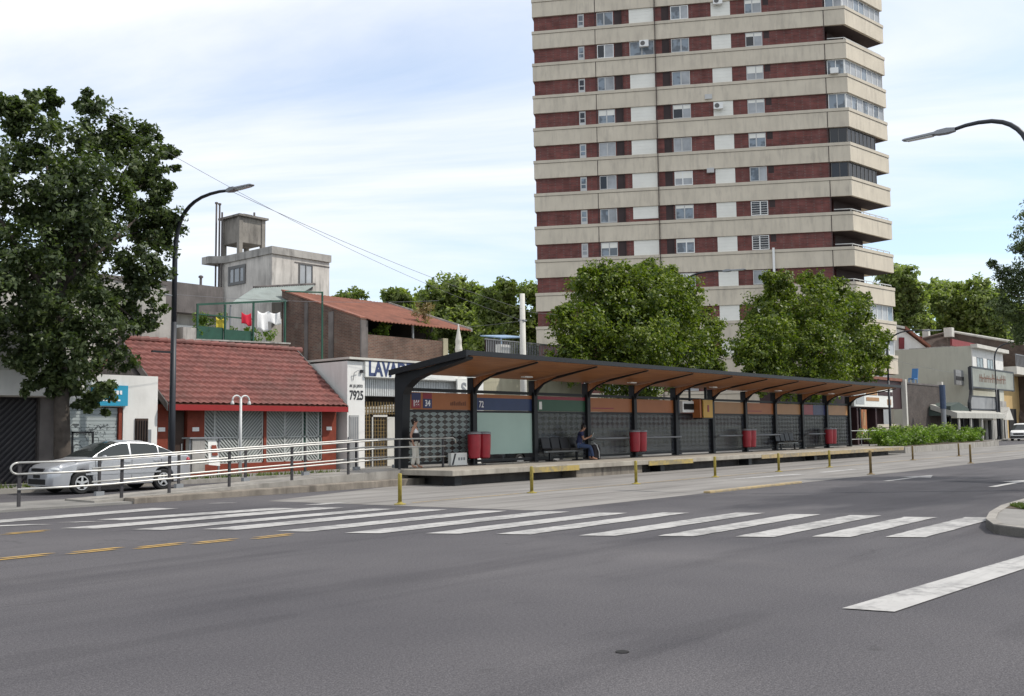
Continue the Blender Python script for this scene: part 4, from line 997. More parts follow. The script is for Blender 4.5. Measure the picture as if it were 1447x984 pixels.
MB().tube([(wl.x, 29.2, .12), (wl.x, 29.2, 2.78)], [.06, .04], 10).build('post', 'galv', t, smooth=True)
for sg in (-1, 1):
    MB().tube([(wl.x + sg * (.13 - .13 * math.cos(w)) * 1.3, 29.2 - 0 * sg, 2.72 + .16 * math.sin(w)) for w in np.linspace(0, math.pi * 1.05, 9)], .028, 8).build('arm', 'galv', t, smooth=True)
    MB().lathe((wl.x + sg * .34, 29.2, 2.58), [(.06, 0), (.06, .05), (.03, .12)], 10).build('lamp_shade', 'galv', t)
def cable(label, p, q, sag=.25, r=.007):
    p, q = Vector(p), Vector(q); mb = MB()
    mb.tube([p.lerp(q, k / 24) - zz * sag * 4 * (k / 24) * (1 - k / 24) for k in range(25)], r, 5)
    one(mb, 'overhead_cable', 'cable', label, 'cable', 'thin cables strung above the shops')
cable('long cable running from above the lamp arm down to the white utility pole', PD(330, 272, 26), (wp_.x, 29, 7.2), .2)
cable('cable from the left lamp past the water tank to the utility pole', PD(150, 165, 30), (wp_.x, 29, 6.65), .5, .007)
cable('cable from the lamp bracket along the concrete house', (17.3, 28.95, 6.1), PY(620, 425, 30), .15, .007)
cable('cable from the utility pole into the trees before the tower', (wp_.x, 29, 7.1), PY(880, 440, 29.3), .2, .007)
cable('low cable from the rusty roof to the utility pole', PY(640, 463, 34), (wp_.x, 29, 6.65), .05, .007)
cable('cable over the grey wall on the far right', PY(1262, 509, 30), PY(1372, 531, 30.5), .1, .012)

# kiosk-like stand on the pavement
kx = PY(287, 640, 29.4).x
t = thing('notice_stand', 'grey sidewalk stand with flat top and a leaning white poster', 'stand', (kx, 29.4, .12))
MB().box(kx - .62, kx + .62, 29.2, 29.7, 1.42, 1.47).build('top_board', 'grey_steel', t)
MB().box(kx - .5, kx - .02, 29.25, 29.65, .3, 1.418).build('cabinet', 'grey_wall', t)
for q in (-.55, .55): MB().box(kx + q - .025, kx + q + .025, 29.3, 29.35, .12, 1.418).build('leg', 'grey_steel', t)
ps = MB().hexa((kx + .06, 29.15, .55), (kx + .5, 29.15, .5), (kx + .42, 29.28, 1.38), (kx + .1, 29.28, 1.40), (0, .02, 0)).build('poster', 'sign_white', t)
MB().hexa((kx + .2, 29.168, .85), (kx + .42, 29.168, .85), (kx + .38, 29.225, 1.2), (kx + .2, 29.225, 1.2), (0, -.012, 0)).build('picture', 'brick_red', ps)

# ------------------------------------------------------------------ shops and houses
def slats(mb, x0, x1, z0, z1, y, pitch=.11, w=.03, sign=1, th_=.02):
    """diagonal bars clipped to a rectangle"""
    dx, dz = x1 - x0, z1 - z0; c_ = -dx - dz
    n = int((dx + dz) / (pitch * 1.414)) + 1
    for k in range(n):
        s0 = (k + .5) * pitch * 1.414
        a_ = (min(s0, dx), max(0, s0 - dx)); b_ = (max(0, s0 - dz), min(s0, dz))
        if sign < 0: a_, b_ = (dx - a_[0], a_[1]), (dx - b_[0], b_[1])
        d_ = Vector((b_[0] - a_[0], 0, b_[1] - a_[1]))
        if d_.length < .05: continue
        nn = Vector((d_.z, 0, -d_.x)).normalized() * w * .5; A_ = Vector((x0 + a_[0], y, z0 + a_[1])); B_ = A_ + d_
        mb.hexa(A_ - nn, B_ - nn, B_ + nn, A_ + nn, (0, th_, 0))
def window(par, x0, x1, z0, z1, y, frame='frame', glass='win_glass', mull=1, fw=.06, name='window'):
    """framed window in a wall that faces -Y"""
    mb = MB()
    mb.box(x0, x1, y - .05, y + .02, z0, z0 + fw); mb.box(x0, x1, y - .05, y + .02, z1 - fw, z1)
    mb.box(x0, x0 + fw, y - .05, y + .02, z0 + fw, z1 - fw); mb.box(x1 - fw, x1, y - .05, y + .02, z0 + fw, z1 - fw)
    for k in range(mull):
        xm = x0 + (x1 - x0) * (k + 1) / (mull + 1); mb.box(xm - fw * .4, xm + fw * .4, y - .045, y + .02, z0 + fw, z1 - fw)
    f_ = mb.build(name, frame, par)
    MB().box(x0 + fw, x1 - fw, y - .015, y - .003, z0 + fw, z1 - fw).build('pane', glass, f_)
    return f_

# far left white building with dark garage
bl = thing('garage_building', 'pale building at the left edge with a dark shuttered garage', 'building', (10, 33, .1))
MB().box(2, 14.6, 31.3, 44, 2.78, 5.2).build('upper_wall', 'offwhite', bl)
MB().box(2, 14.65, 30.75, 31.297, 2.8, 3.55).build('fascia', 'white_wall', bl)
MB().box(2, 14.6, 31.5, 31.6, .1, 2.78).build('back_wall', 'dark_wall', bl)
for (x0, x1) in ((2.2, 6.2), (6.3, 10.2), (10.3, 14.1)):
    mb = MB(); slats(mb, x0, x1, .14, 2.7, 31.42, .14, .06, -1, .03); mb.build('garage_door', 'rail_post', bl)
    MB().box(x0, x1, 31.46, 31.495, .12, 2.75).build('garage_door', 'dark_shutter', bl)
MB().box(14.15, 14.6, 31.3, 31.49, .1, 2.78).build('side_post', 'dark_wall', bl)
# white shop with blue sign
ws = thing('white_shop', 'low white shop with a blue sign and graffitied roller shutter', 'shop', (16, 33, .1))
MB().box(14.68, 17.98, 31.02, 40, 2.5, 3.55).box(14.68, 14.95, 31.02, 40, .1, 2.5).box(16.75, 17.98, 31.02, 40, .1, 2.5).build('wall', 'white_wall', ws)
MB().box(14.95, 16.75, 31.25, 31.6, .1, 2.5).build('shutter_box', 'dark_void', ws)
mb = MB()
for k in range(22): mb.box(14.97, 16.6, 31.12 + .012 * (k % 2), 31.2, .12 + k * .107, .22 + k * .107)
mb.build('roller_shutter', 'shutter', ws)
MB().box(16.62, 16.74, 31.05, 31.22, .12, 2.48).build('shutter_rail', 'brick_red', ws)
sg_ = MB().box(15.62, 16.84, 30.9, 31.0, 2.53, 3.2).build('sign_board', 'cyan_sign', ws)
for z, x1 in ((2.96, 16.55), (2.72, 16.6)):
    mb = MB(); x = 15.8
    while x < x1:
        w = rr.uniform(.05, .1); mb.box(x, x + w, 30.89, 30.899, z - (.04 if z < 2.8 else .06), z + (.015 if z < 2.8 else .07)); x += w + .03
    mb.build('faded_lettering', 'letter_white', sg_)
dr = MB().box(17.17, 17.62, 30.97, 31.018, .2, 2.12).build('door', 'door_dark', ws)
mb = MB()
for k in range(5): mb.box(17.2 + k * .09, 17.215 + k * .09, 30.94, 30.968, 1.0, 2.05)
mb.build('door_grille', 'black_steel', dr)
MB().box(17.63, 17.75, 30.985, 31.018, 1.3, 1.75).build('letter_box', 'grey_steel', ws)
MB().box(15.02, 15.08, 30.98, 31.01, .15, 1.7).box(15.02, 15.75, 30.98, 31.01, 1.64, 1.7).box(15.69, 15.75, 30.98, 31.01, .15, 1.64).build('wicket_frame', 'black_steel', ws)
# red tiled house
rh_ = thing('tiled_house', 'low house with a red tiled roof and chevron lattice windows', 'house', (22, 33, .1))
EX0, EX1 = 18.2, 26.08; EY, EZ, RY, RZ = 30.7, 2.58, 34.05, 5.05
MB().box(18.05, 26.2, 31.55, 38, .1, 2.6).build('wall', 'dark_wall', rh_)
nrow = 12; vs = []; fs = []; nw = int((EX1 - EX0) / .26); nx = nw * 6
for k in range(nrow):
    for e_ in (0, 1):
        t_ = (k + e_) / nrow; y = EY + (RY - EY) * t_; z = EZ + (RZ - EZ) * t_ + (.085 if e_ == 0 else .0)
        for i in range(nx + 1):
            x = EX0 + (EX1 - EX0) * i / nx
            ph = (i / 6.) % 1
            vs.append((x, y, z + .035 * (math.sin(ph * 2 * math.pi) ** 1 * .5 + .5) + .006 * math.sin(i * 1.7 + k * 2.3)))
for k in range(nrow * 2 - 1):
    for i in range(nx):
        a_ = k * (nx + 1) + i; fs.append((a_, a_ + 1, a_ + nx + 2, a_ + nx + 1))
mb = MB(); mb.add(vs, fs); roof = mb.build('tiled_roof', 'tiles', rh_)
mb = MB(); mb.prism_yz([(EY + .02, EZ - .05), (EY + .02, EZ), (RY, RZ), (RY + 3.2, EZ + .4), (RY + 3.2, EZ + .3), (RY, RZ - .12)], EX0 + .02, EX1 - .02); mb.build('roof_deck', 'rust', rh_)
mb = MB(); x = EX0
while x < EX1 - .1:
    mb.tube([(x, RY, RZ + .05), (x + .38, RY, RZ + .07)], [.10, .125], 10); x += .37
mb.build('ridge_tiles', 'tiles', rh_)
MB().box(EX0, EX1, EY - .04, EY + .018, EZ - .18, EZ + .02).build('fascia_board', 'fascia_red', rh_)
for x in (EX0 - .05, EX1 + .002): MB().hexa((x, EY, EZ - .2), (x, RY, RZ - .2), (x, RY, RZ + .1), (x, EY, EZ + .06), (.045, 0, 0)).build('barge_board', 'dark_wall', rh_)
MB().prism_yz([(31.56, 2.6), (36.5, 2.6), (RY, RZ - .14)], 18.06, 18.3).build('gable_wall', 'dark_wall', rh_)
MB().prism_yz([(31.56, 2.6), (36.5, 2.6), (RY, RZ - .14)], 26.0, 26.19).build('gable_wall', 'grey_wall', rh_)
for (x0, x1, z0, z1) in [(18.06, 18.55, .1, 2.45), (19.3, 19.98, .1, 2.45), (25.3, 26.0, .1, 2.45), (22.52, 22.64, .5, 2.45), (19.98, 25.3, .1, .5)]:
    MB().box(x0, x1, 31.3, 31.548, z0, z1).build('brick_pier', 'brick_red', rh_)
MB().box(18.06, 26.0, 31.28, 31.548, 2.452, 2.62).build('lintel', 'brick_red', rh_)
dw = MB().box(18.6, 19.25, 31.44, 31.5, .12, 2.4).build('door', 'door_dark', rh_)
MB().box(19.14, 19.18, 31.41, 31.44, 1.0, 1.25).build('handle', 'grey_steel', dw)
for x in (18.3, 19.62, 25.62): MB().box(x - .13, x + .13, 31.275, 31.298, 1.68, 1.82).build('wall_lamp', 'white', rh_)
def lat_panel(x0, x1, sgn, green=False):
    f_ = MB().box(x0, x0 + .04, 31.33, 31.4, .5, 2.45).box(x1 - .04, x1, 31.33, 31.4, .5, 2.45).box(x0, x1, 31.33, 31.4, 1.42, 1.47).box(x0, x1, 31.33, 31.4, .5, .54).box(x0, x1, 31.33, 31.4, 2.41, 2.45).build('lattice_shutter', 'lattice', rh_)
    mb = MB(); slats(mb, x0 + .04, x1 - .04, .54, 1.42, 31.35, .1, .05, sgn); slats(mb, x0 + .04, x1 - .04, 1.47, 2.41, 31.35, .1, .05, sgn); mb.build('slats', 'green_paint' if green else 'lattice', f_)
    MB().box(x0 + .001, x1 - .001, 31.46, 31.5, .5, 2.45).build('window_glass', 'lattice_dark', f_)
for x0, x1, s1 in [(19.98, 20.42, 1), (20.42, 21.45, 1), (21.45, 22.5, -1), (22.64, 23.5, 1), (23.5, 24.35, -1)]: lat_panel(x0, x1, s1)
lat_panel(24.35, 24.55, 1, True); lat_panel(24.55, 25.12, 1); lat_panel(25.12, 25.3, -1, True)

# white car wash building with LAVADERO lettering
lv = thing('wash_building', 'white building with large blue roof lettering and number 7925 on its pier', 'building', (30, 33, .1))
MB().box(26.32, 27.25, 31.0, 40, .1, 4.48).build('pier', 'white_wall', lv)
MB().box(27.25, 34.6, 31.02, 40, 3.82, 4.55).box(34.0, 34.6, 31.02, 40, .1, 3.82).build('wall', 'white_wall', lv)
MB().box(26.3, 34.7, 30.85, 40, 4.551, 4.64).build('coping', 'offwhite', lv)
MB().box(27.25, 34.0, 32.5, 32.6, .1, 3.82).build('back_wall', 'dark_wall', lv)
MB().box(27.25, 34.0, 31.1, 32.5, .1, .16).build('step', 'pave', lv)
sg_ = MB().box(27.2, 33.9, 30.9, 31.018, 3.86, 4.5).build('sign_board', 'sign_white', lv)
text('LAVADERO', 'lettering', .84, (27.36, 30.893, 3.93), (1, 0, 0), 'letter_blue', sg_, .03, sx=.80)
text('7925', 'lettering', .52, (26.55 - .12, 30.993, 2.92), (1, 0, 0), 'letter_dark', lv, .012, sx=.72)
text('AV. J.B. JUSTO', 'lettering', .16, (26.43, 30.993, 3.42), (1, 0, 0), 'letter_dark', lv, .002, sx=.72)
MB().box(26.98, 27.1, 30.9, 30.998, 4.02, 4.14).build('wall_lamp', 'black_plastic', lv)
MB().tube([(26.6, 30.97, 3.7), (26.6, 30.9, 4.0), (26.75, 30.85, 4.1), (26.9, 30.9, 4.08)], .015, 6).build('lamp_bracket', 'grey_steel', lv)
dd = MB().box(26.42, 26.9, 30.96, 30.998, .12, 2.28).build('door', 'door_grey', lv)
mb = MB()
for k in range(4): mb.box(26.47 + k * .11, 26.50 + k * .11, 30.945, 30.959, .2, 2.2)
mb.build('door_rib', 'grey_steel', dd)
MB().box(26.05 + .3, 26.33 + .08, 30.94, 30.998, 1.05, 1.4).build('meter_box', 'grey_steel', lv)
mb = MB()
for k in range(64): mb.box(27.3 + k * .105, 27.355 + k * .105, 31.2, 31.24, 3.1, 3.82)
mb.build('metal_siding', 'galv', lv); MB().box(27.25, 34.0, 31.245, 31.28, 3.08, 3.82).build('siding_back', 'door_grey', lv)
MB().hexa((27.3, 31.25, 2.3), (32.5, 31.25, 2.75), (32.5, 31.25, 3.06), (27.3, 31.25, 2.6), (0, .05, 0)).build('beam', 'offwhite', lv)
mb = MB()
for k in range(34): mb.box(27.3 + k * .16, 27.34 + k * .16, 31.15, 31.18, .16, 2.32 if k > 13 else 2.85)
for k in range(17): mb.box(27.3, 32.7, 31.152, 31.178, .25 + k * .15, .275 + k * .15)
mb.build('lattice_gate', 'tan_post', lv)
MB().box(27.75, 27.8, 31.1, 31.14, .16, 2.3).box(28.6, 29.1, 31.1, 31.14, .16, 2.3).box(27.75, 29.1, 31.1, 31.14, 2.22, 2.3).build('gate_frame', 'offwhite', lv)
ps = MB().box(32.6, 33.5, 30.8, 30.88, 3.08, 3.95).build('letter_sign', 'sign_white', lv)
text('S', 'lettering', .78, (32.83, 30.79, 3.24), (1, 0, 0), 'grey_steel', ps, .02)

# beige low building behind the shelter with a fenced terrace
bg_ = thing('beige_building', 'beige low building behind the shelter with a railed roof terrace', 'building', (37.5, 33, .1))
MB().box(34.75, 42.6, 31.2, 42, .1, 5.0).build('wall', 'beige_wall', bg_)
mb = MB()
for k in range(52): mb.box(35.5 + k * .13, 35.53 + k * .13, 31.6, 31.63, 5.0, 6.0)
mb.box(35.4, 42.3, 31.58, 31.65, 5.98, 6.03); mb.build('terrace_railing', 'grey_steel', bg_)
MB().box(36.8, 37.55, 31.85, 32.2, 5.0, 5.85).build('air_conditioner', 'white', bg_)
MB().box(35.1, 37.2, 36.5, 41, 5.0, 6.2).build('roof_shed', 'beige_wall', bg_)
pp = PY(648, 480, 33)
t = thing('parasol', 'closed white parasol on the roof terrace beside the brick wall', 'parasol', (pp.x, 33, 5.0))
MB().tube([(pp.x, 33, 5.0), (pp.x, 33, 6.8)], .03, 8).build('pole', 'white', t)
mb = MB(); vs = []
mb.lathe((pp.x, 33, 5.0), [(.05, .35), (.15, .4), (.19, .55), (.15, .8), (.16, 1.0), (.10, 1.3), (.05, 1.6), (.02, 1.75)], 12); mb.build('folded_canopy', 'offwhite', t)
MB().lathe((pp.x, 33, 5.0), [(.3, 0), (.3, .12), (.1, .16)], 14).build('base', 'white', t)
t = thing('terrace_canopy', 'small pale blue framed canopy on the roof terrace', 'canopy', (38.7, 33.2, 5.0))
MB().hexa((37.7, 32.6, 6.25), (39.7, 32.6, 6.4), (39.7, 34, 6.6), (37.7, 34, 6.45), (0, 0, .06)).build('roof', 'pale_blue', t)
for x, z in ((37.75, 6.25), (39.62, 6.39)):
    MB().box(x, x + .06, 32.62, 32.68, 5.0, z).build('leg', 'pale_blue', t)
MB().box(37.9, 39.6, 33.8, 33.86, 5.0, 6.3).build('back_screen', 'maroon', t)

# old brick building with rusty roof
bk = thing('brick_building', 'old brick building with a sloping rusty sheet roof', 'building', (35, 38, .1))
MB().prism_yz([(36.0, .1), (42.2, .1), (42.2, 9.0), (41.7, 8.9), (36.3, 7.15), (36.0, 7.05)], 31.4, 31.75).build('side_wall', 'brick_old', bk)
MB().hexa((31.35, 36.0, 7.06), (31.35, 42.2, 9.01), (31.8, 42.2, 9.01), (31.8, 36.0, 7.06), (0, 0, .07)).build('verge_cap', 'rust', bk)
MB().box(31.75, 37.0, 36.0, 36.3, .1, 6.3).build('parapet', 'brick_old', bk)
MB().box(37.0, 37.35, 35.95, 36.35, .1, 6.45).build('pier', 'beige_wall', bk)
MB().box(31.34, 31.4, 38.0, 38.35, .1, 7.55).box(31.34, 31.4, 40.0, 40.25, 5, 8.2).box(31.34, 31.76, 35.9, 35.998, .1, 6.95).build('pilaster', 'dark_wall', bk)
mb = MB(); n = 30
vs = []; fs = []
for i in range(n * 4 + 1):
    x = 31.8 + (38.9 - 31.8) * i / (n * 4); dz = .03 * math.sin(i * math.pi / 2)
    vs += [(x, 35.7, 6.98 + dz), (x, 42.2, 9.03 + dz), (x, 42.2, 8.99 + dz), (x, 35.7, 6.94 + dz)]
for i in range(n * 4):
    a_ = i * 4; fs += [(a_, a_ + 4, a_ + 5, a_ + 1), (a_ + 3, a_ + 2, a_ + 6, a_ + 7), (a_, a_ + 3, a_ + 7, a_ + 4)]
mb.add(vs, fs); mb.build('rusty_roof', 'rust', bk)
MB().hexa((38.9, 35.7, 6.9), (38.9, 42.2, 8.95), (38.9, 42.2, 9.12), (38.9, 35.7, 7.08), (.08, 0, 0)).build('verge_trim', 'grey_wall', bk)
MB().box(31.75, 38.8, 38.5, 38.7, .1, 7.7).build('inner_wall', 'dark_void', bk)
for x in (34.8, 38.2): MB().box(x, x + .08, 35.95, 36.03, 6.3, 7.0).build('roof_post', 'grey_steel', bk)
def bush(name, label, base, blobs, n, leaf, mat, seed, cat='plant', **k):
    return tree(name, label, base, blobs, .03, n, leaf, mat, None, 'bark', seed, trunk_top=max(b[2] for b in blobs) - base[2] - .1, limbs=3, cat=cat, crown_name='foliage', **k)
q = PY(553, 462, 35.8)
bush('potted_shrub', 'small green shrub sprouting behind the brick parapet', (q.x, 36.45, 5.9), [(q.x, 36.45, 6.6, .35), (q.x + .2, 36.4, 6.9, .25), (q.x - .25, 36.45, 6.5, .25)], 380, .13, 'leaf_hedge', 31)
q = PY(523, 470, 35.8)
bush('potted_shrub', 'low green plant at the left end of the brick parapet', (q.x, 36.45, 6.0), [(q.x, 36.45, 6.35, .25), (q.x + .35, 36.45, 6.33, .22)], 240, .12, 'leaf_hedge', 32)
q = PY(622, 440, 35.5)
bush('dry_palm', 'dry yellowish palm like plant rising before the rusty roof end', (q.x, 36.6, 5.9), [(q.x - .1, 36.6, 8.0, .55), (q.x - .5, 36.6, 7.6, .4), (q.x + .25, 36.5, 7.5, .35)], 420, .3, 'leaf_dry', 33, aspect=.16)
bush('climbing_shrub', 'light green bushy climber below the dry palm', (q.x + .05, 36.4, 5.9), [(q.x + .1, 36.4, 6.9, .5), (q.x - .5, 36.4, 7.0, .35), (q.x + .3, 36.4, 6.4, .35)], 560, .13, 'leaf_hedge', 34)

# concrete house with water tank
ch = thing('concrete_house', 'stained concrete house with a raised water tank on its roof', 'house', (29.5, 40, .1))
MB().box(27.7, 31.1, 38.0, 42.3, .1, 9.95).build('wall', 'pale_wall', ch)
MB().prism([(27.62, 37.9), (31.15, 37.9), (31.15, 42.9), (27.1, 42.9), (27.1, 42.3), (27.62, 41.8)], 9.952, 10.3).build('roof_slab', 'grey_wall', ch)
f_ = MB()
# left window, in the wall facing -X
def window_x(par, y0, y1, z0, z1, x, frame, glass, mull=1, fw=.08):
    mb = MB()
    mb.box(x - .05, x + .02, y0, y1, z0, z0 + fw); mb.box(x - .05, x + .02, y0, y1, z1 - fw, z1)
    mb.box(x - .05, x + .02, y0, y0 + fw, z0 + fw, z1 - fw); mb.box(x - .05, x + .02, y1 - fw, y1, z0 + fw, z1 - fw)
    for k in range(mull):
        ym = y0 + (y1 - y0) * (k + 1) / (mull + 1); mb.box(x - .045, x + .02, ym - .03, ym + .03, z0 + fw, z1 - fw)
    f = mb.build('window', frame, par); MB().box(x - .015, x - .004, y0 + fw, y1 - fw, z0 + fw, z1 - fw).build('pane', glass, f); return f
window_x(ch, 40.06, 41.47, 8.78, 9.72, 27.7, 'frame_dark', 'win_curtain', 2, .14)
window(ch, 29.24, 30.05, 8.5, 9.7, 38.0, 'frame_dark', 'win_curtain', 1, .05)
MB().box(29.0, 31.1, 37.97, 37.998, 9.70, 9.74).build('drip_line', 'dark_wall', ch)
for x in (27.78, 29.1):
    for y in (40.75, 42.1): MB().box(x, x + .2, y, y + .2, 10.33, 12.18).build('tank_leg', 'tank_conc', ch)
MB().box(27.83, 29.25, 40.8, 42.25, 10.9, 12.18).build('water_tank', 'tank_conc', ch, bevel=.03)
MB().box(27.68, 29.4, 40.62, 42.42, 12.181, 12.28).build('tank_lid', 'tank_conc', ch)
MB().box(28.2, 28.7, 41.0, 41.5, 12.281, 12.4).build('tank_hatch', 'tank_conc', ch)
MB().tube([(28.95, 41.2, 12.28), (28.95, 41.2, 12.6)], .05, 8).build('vent_pipe', 'dark_wall', ch)
for dx, zt_ in ((0, 13.0), (.0, 12.9), (.0, 12.5)):
    k_ = {13.0: 0, 12.9: .28, 12.5: .5}[zt_]
    mb = MB(); mb.tube([(27.58, 42.42 - k_, 6.5), (27.58, 42.42 - k_, zt_)], .045, 8)
    if zt_ > 12.8: mb.lathe((27.58, 42.42 - k_, zt_), [(.08, 0), (.08, .08), (.02, .1)], 8)
    mb.build('flue_pipe', 'dark_wall', ch)
# lower roof terrace awning
aw = thing('tin_awning', 'sloping pale tin awning on the front of the concrete house', 'awning', (26.5, 37, 7))
hi0, hi1, lo0, lo1 = Vector((26.6, 37.85, 8.2)), Vector((30.1, 37.85, 8.72)), Vector((24.0, 35.9, 7.03)), Vector((26.95, 35.85, 7.42))
mb = MB(); n = 26; vs = []; fs = []
for i in range(n * 2 + 1):
    a_ = i / (n * 2); dz = Vector((0, 0, .03 if i % 2 else 0)); vs += [tuple(lo0.lerp(lo1, a_) + dz), tuple(hi0.lerp(hi1, a_) + dz), tuple(hi0.lerp(hi1, a_) + dz - zz * .02), tuple(lo0.lerp(lo1, a_) + dz - zz * .02)]
for i in range(n * 2): fs += [(i * 4, i * 4 + 4, i * 4 + 5, i * 4 + 1), (i * 4 + 3, i * 4 + 2, i * 4 + 6, i * 4 + 7), (i * 4, i * 4 + 3, i * 4 + 7, i * 4 + 4)]
mb.add(vs, fs); mb.build('sheet', 'tin', aw)
MB().tube([hi0 + zz * .04, hi1 + zz * .04], .06, 6).build('top_flashing', 'dark_wall', aw)
for p_ in (lo0.lerp(lo1, .05), lo0.lerp(lo1, .98)): MB().tube([(p_.x, p_.y + .1, 5.4), (p_.x, p_.y + .1, p_.z - .02)], .04, 6).build('post', 'grey_steel', aw)
# terrace: parapet building, pergola, clothes
for o_ in (ch, aw):
    o_.location = CAMP + (o_.location - CAMP) * 1.16; o_.scale = (1.16,) * 3
tb = thing('terrace_building', 'low building behind the tiled house with a brick edged roof terrace', 'building', (24, 37, .1))
MB().box(21.3, 26.8, 35.6, 38.0, .1, 4.95).build('wall', 'grey_wall', tb)
MB().hexa((22.2, 35.4, 4.9), (26.75, 35.4, 4.9), (26.75, 35.4, 5.48), (22.2, 35.4, 5.36), (0, .2, 0)).build('brick_parapet', 'brick_old', tb)
MB().hexa((22.1, 35.36, 5.361), (26.8, 35.36, 5.484), (26.8, 35.64, 5.484), (22.1, 35.64, 5.361), (0, 0, .06)).build('coping', 'grey_wall', tb)
MB().box(21.5, 22.1, 35.3, 35.8, 4.9, 5.85).build('chimney', 'grey_wall', tb)
MB().box(21.3, 26.8, 38.0, 39.3, .1, 4.95).build('back_room', 'grey_wall', tb)
pg = thing('pergola', 'green painted steel pergola with panels on the roof terrace', 'pergola', (24.5, 35.9, 5.0))
for x, z in ((22.4, 6.82), (23.7, 6.98), (25.1, 7.2), (26.75, 7.4)):
    MB().box(x - .035, x + .035, 35.68, 35.75, 4.95, z).build('post', 'green_paint', pg)
MB().hexa((22.36, 35.68, 6.82), (26.8, 35.68, 7.4), (26.8, 35.75, 7.4), (22.36, 35.75, 6.82), (0, 0, .08)).build('top_rail', 'green_paint', pg)
MB().box(22.4, 25.1, 35.69, 35.74, 6.45, 6.5).build('middle_rail', 'green_paint', pg)
MB().box(22.44, 23.66, 35.76, 35.79, 5.42, 6.0).build('panel', 'green_paint', pg)
MB().box(23.74, 25.06, 35.76, 35.79, 5.45, 5.95).build('panel', 'green_paint', pg)
MB().tube([(29.3, 36.3, 4.95), (29.3, 36.3, 8.15)], .05, 6).tube([(29.3, 36.3, 8.12), (27.2, 36.3, 7.95)], .035, 6).build('corner_frame', 'green_paint', pg)
def cloth(name, label, x0, x1, z0, z1, y, mat, seed):
    r = random.Random(seed); nx_, nz_ = 10, 8; vs = []; fs = []
    ph = r.uniform(0, 6)
    for th2 in (0, .012):
        for i in range(nx_ + 1):
            for j in range(nz_ + 1):
                u, v = i / nx_, j / nz_
                vs.append((x0 + (x1 - x0) * (u + .06 * math.sin(v * 3 + ph) * (1 - v)), y + th2 + .05 * math.sin(u * 9 + ph) * (1.1 - v), z0 + (z1 - z0) * v - .1 * math.sin(u * math.pi) * v + .05 * math.sin(u * 5 + ph) * (1 - v)))
    m_ = nz_ + 1; o_ = (nx_ + 1) * m_
    for i in range(nx_):
        for j in range(nz_):
            a_ = i * m_ + j; fs += [(a_, a_ + m_, a_ + m_ + 1, a_ + 1), (o_ + a_, o_ + a_ + 1, o_ + a_ + m_ + 1, o_ + a_ + m_)]
    for i in range(nx_):
        a_ = i * m_; fs.append((a_, o_ + a_, o_ + a_ + m_, a_ + m_)); a_ += nz_; fs.append((a_, a_ + m_, o_ + a_ + m_, o_ + a_))
    mb = MB(); mb.add(vs, fs); return one(mb, name, mat, label, 'laundry', smooth=True)
cloth('hanging_cloth', 'red cloth hung on the green pergola', 24.45, 24.92, 6.2, 6.72, 35.62, 'cloth_red', 1)
cloth('hanging_cloth', 'yellow cloth hung on the green pergola left of the red one', 23.35, 23.8, 5.95, 6.45, 35.85, 'cloth_yellow', 2)
cloth('hanging_sheet', 'white sheet drying under the tin awning, left one', 25.45, 25.95, 6.05, 6.9, 35.9, 'cloth_white', 3)
cloth('hanging_sheet', 'broad white sheet drying beside the brick wall', 26.05, 26.7, 6.4, 6.95, 36.0, 'cloth_white', 4)
bush('terrace_plant', 'yellow green plant growing inside the green pergola', (23.2, 36.3, 4.95), [(23.0, 36.3, 6.3, .4), (23.9, 36.4, 6.3, .4), (24.4, 36.2, 5.9, .35), (25.6, 36.4, 5.9, .35), (22.7, 35.95, 5.9, .35), (26.3, 36.3, 5.9, .3)], 1300, .13, 'leaf_hedge', 35)
# grey rear buildings on the left
gb = thing('grey_building', 'weathered grey two storey building left of the concrete house', 'building', (24.5, 41, .1))
MB().box(23.4, 26.35, 40.0, 46, .1, 7.0).build('wall', 'grey_wall', gb)
MB().box(23.2, 26.3, 39.4, 46, 7.001, 7.16).build('ledge', 'dark_wall', gb)
MB().box(23.4, 26.37, 39.9, 46, 7.161, 8.42).build('upper_wall', 'dark_wall', gb)
MB().box(23.95, 25.6, 39.95, 39.998, 5.0, 6.5).build('metal_door', 'galv', gb)
MB().tube([(25.55, 40.5, 8.4), (25.55, 40.5, 8.85)], .06, 8).lathe((25.55, 40.5, 8.85), [(.11, 0), (.11, .08), (.03, .12)], 8).build('vent_pipe', 'dark_wall', gb)
lb = thing('pale_building', 'pale rendered house wall behind the street tree', 'building', (18, 37, .1))
MB().box(14.7, 21.15, 36.0, 44, .1, 7.55).build('wall', 'grey_wall', lb)
MB().box(14.6, 21.2, 35.92, 44, 7.551, 7.7).build('coping', 'dark_wall', lb)
MB().box(19.8, 21.16, 35.4, 36, .1, 6.6).build('side_wall', 'grey_wall', lb)
window(lb, 16.2, 17.4, 4.9, 6.1, 36.0, 'frame_dark', 'glass_dark', 1)

# ------------------------------------------------------------------ apartment tower
TK = 1.12
PL, PR, PE = Vector((63.85, 51.09)) * TK, Vector((76.44, 29.23)) * TK, Vector((82.41, 28.39)) * TK
eu = (PR - PL); LU = eu.length; eu /= LU; en = Vector((eu.y, -eu.x))
if en.dot(-PL) < 0: en = -en
e2 = (PE - PR); L2 = e2.length; e2 /= L2; n2 = Vector((e2.y, -e2.x))
if n2.dot(-PR) < 0: n2 = -n2
def TF(u, o, z): p_ = PL + eu * u + en * o; return (p_.x, p_.y, z)
def TG(u, o, z): p_ = PR + e2 * u + n2 * o; return (p_.x, p_.y, z)
def uz(px, py, o=0.):
    d = ray(px, py); b0 = PL + en * o
    t_ = (b0.x * en.x + b0.y * en.y) / (d.x * en.x + d.y * en.y)
    p_ = Vector((d.x * t_, d.y * t_)); return (p_ - b0).dot(eu), HC + d.z * t_
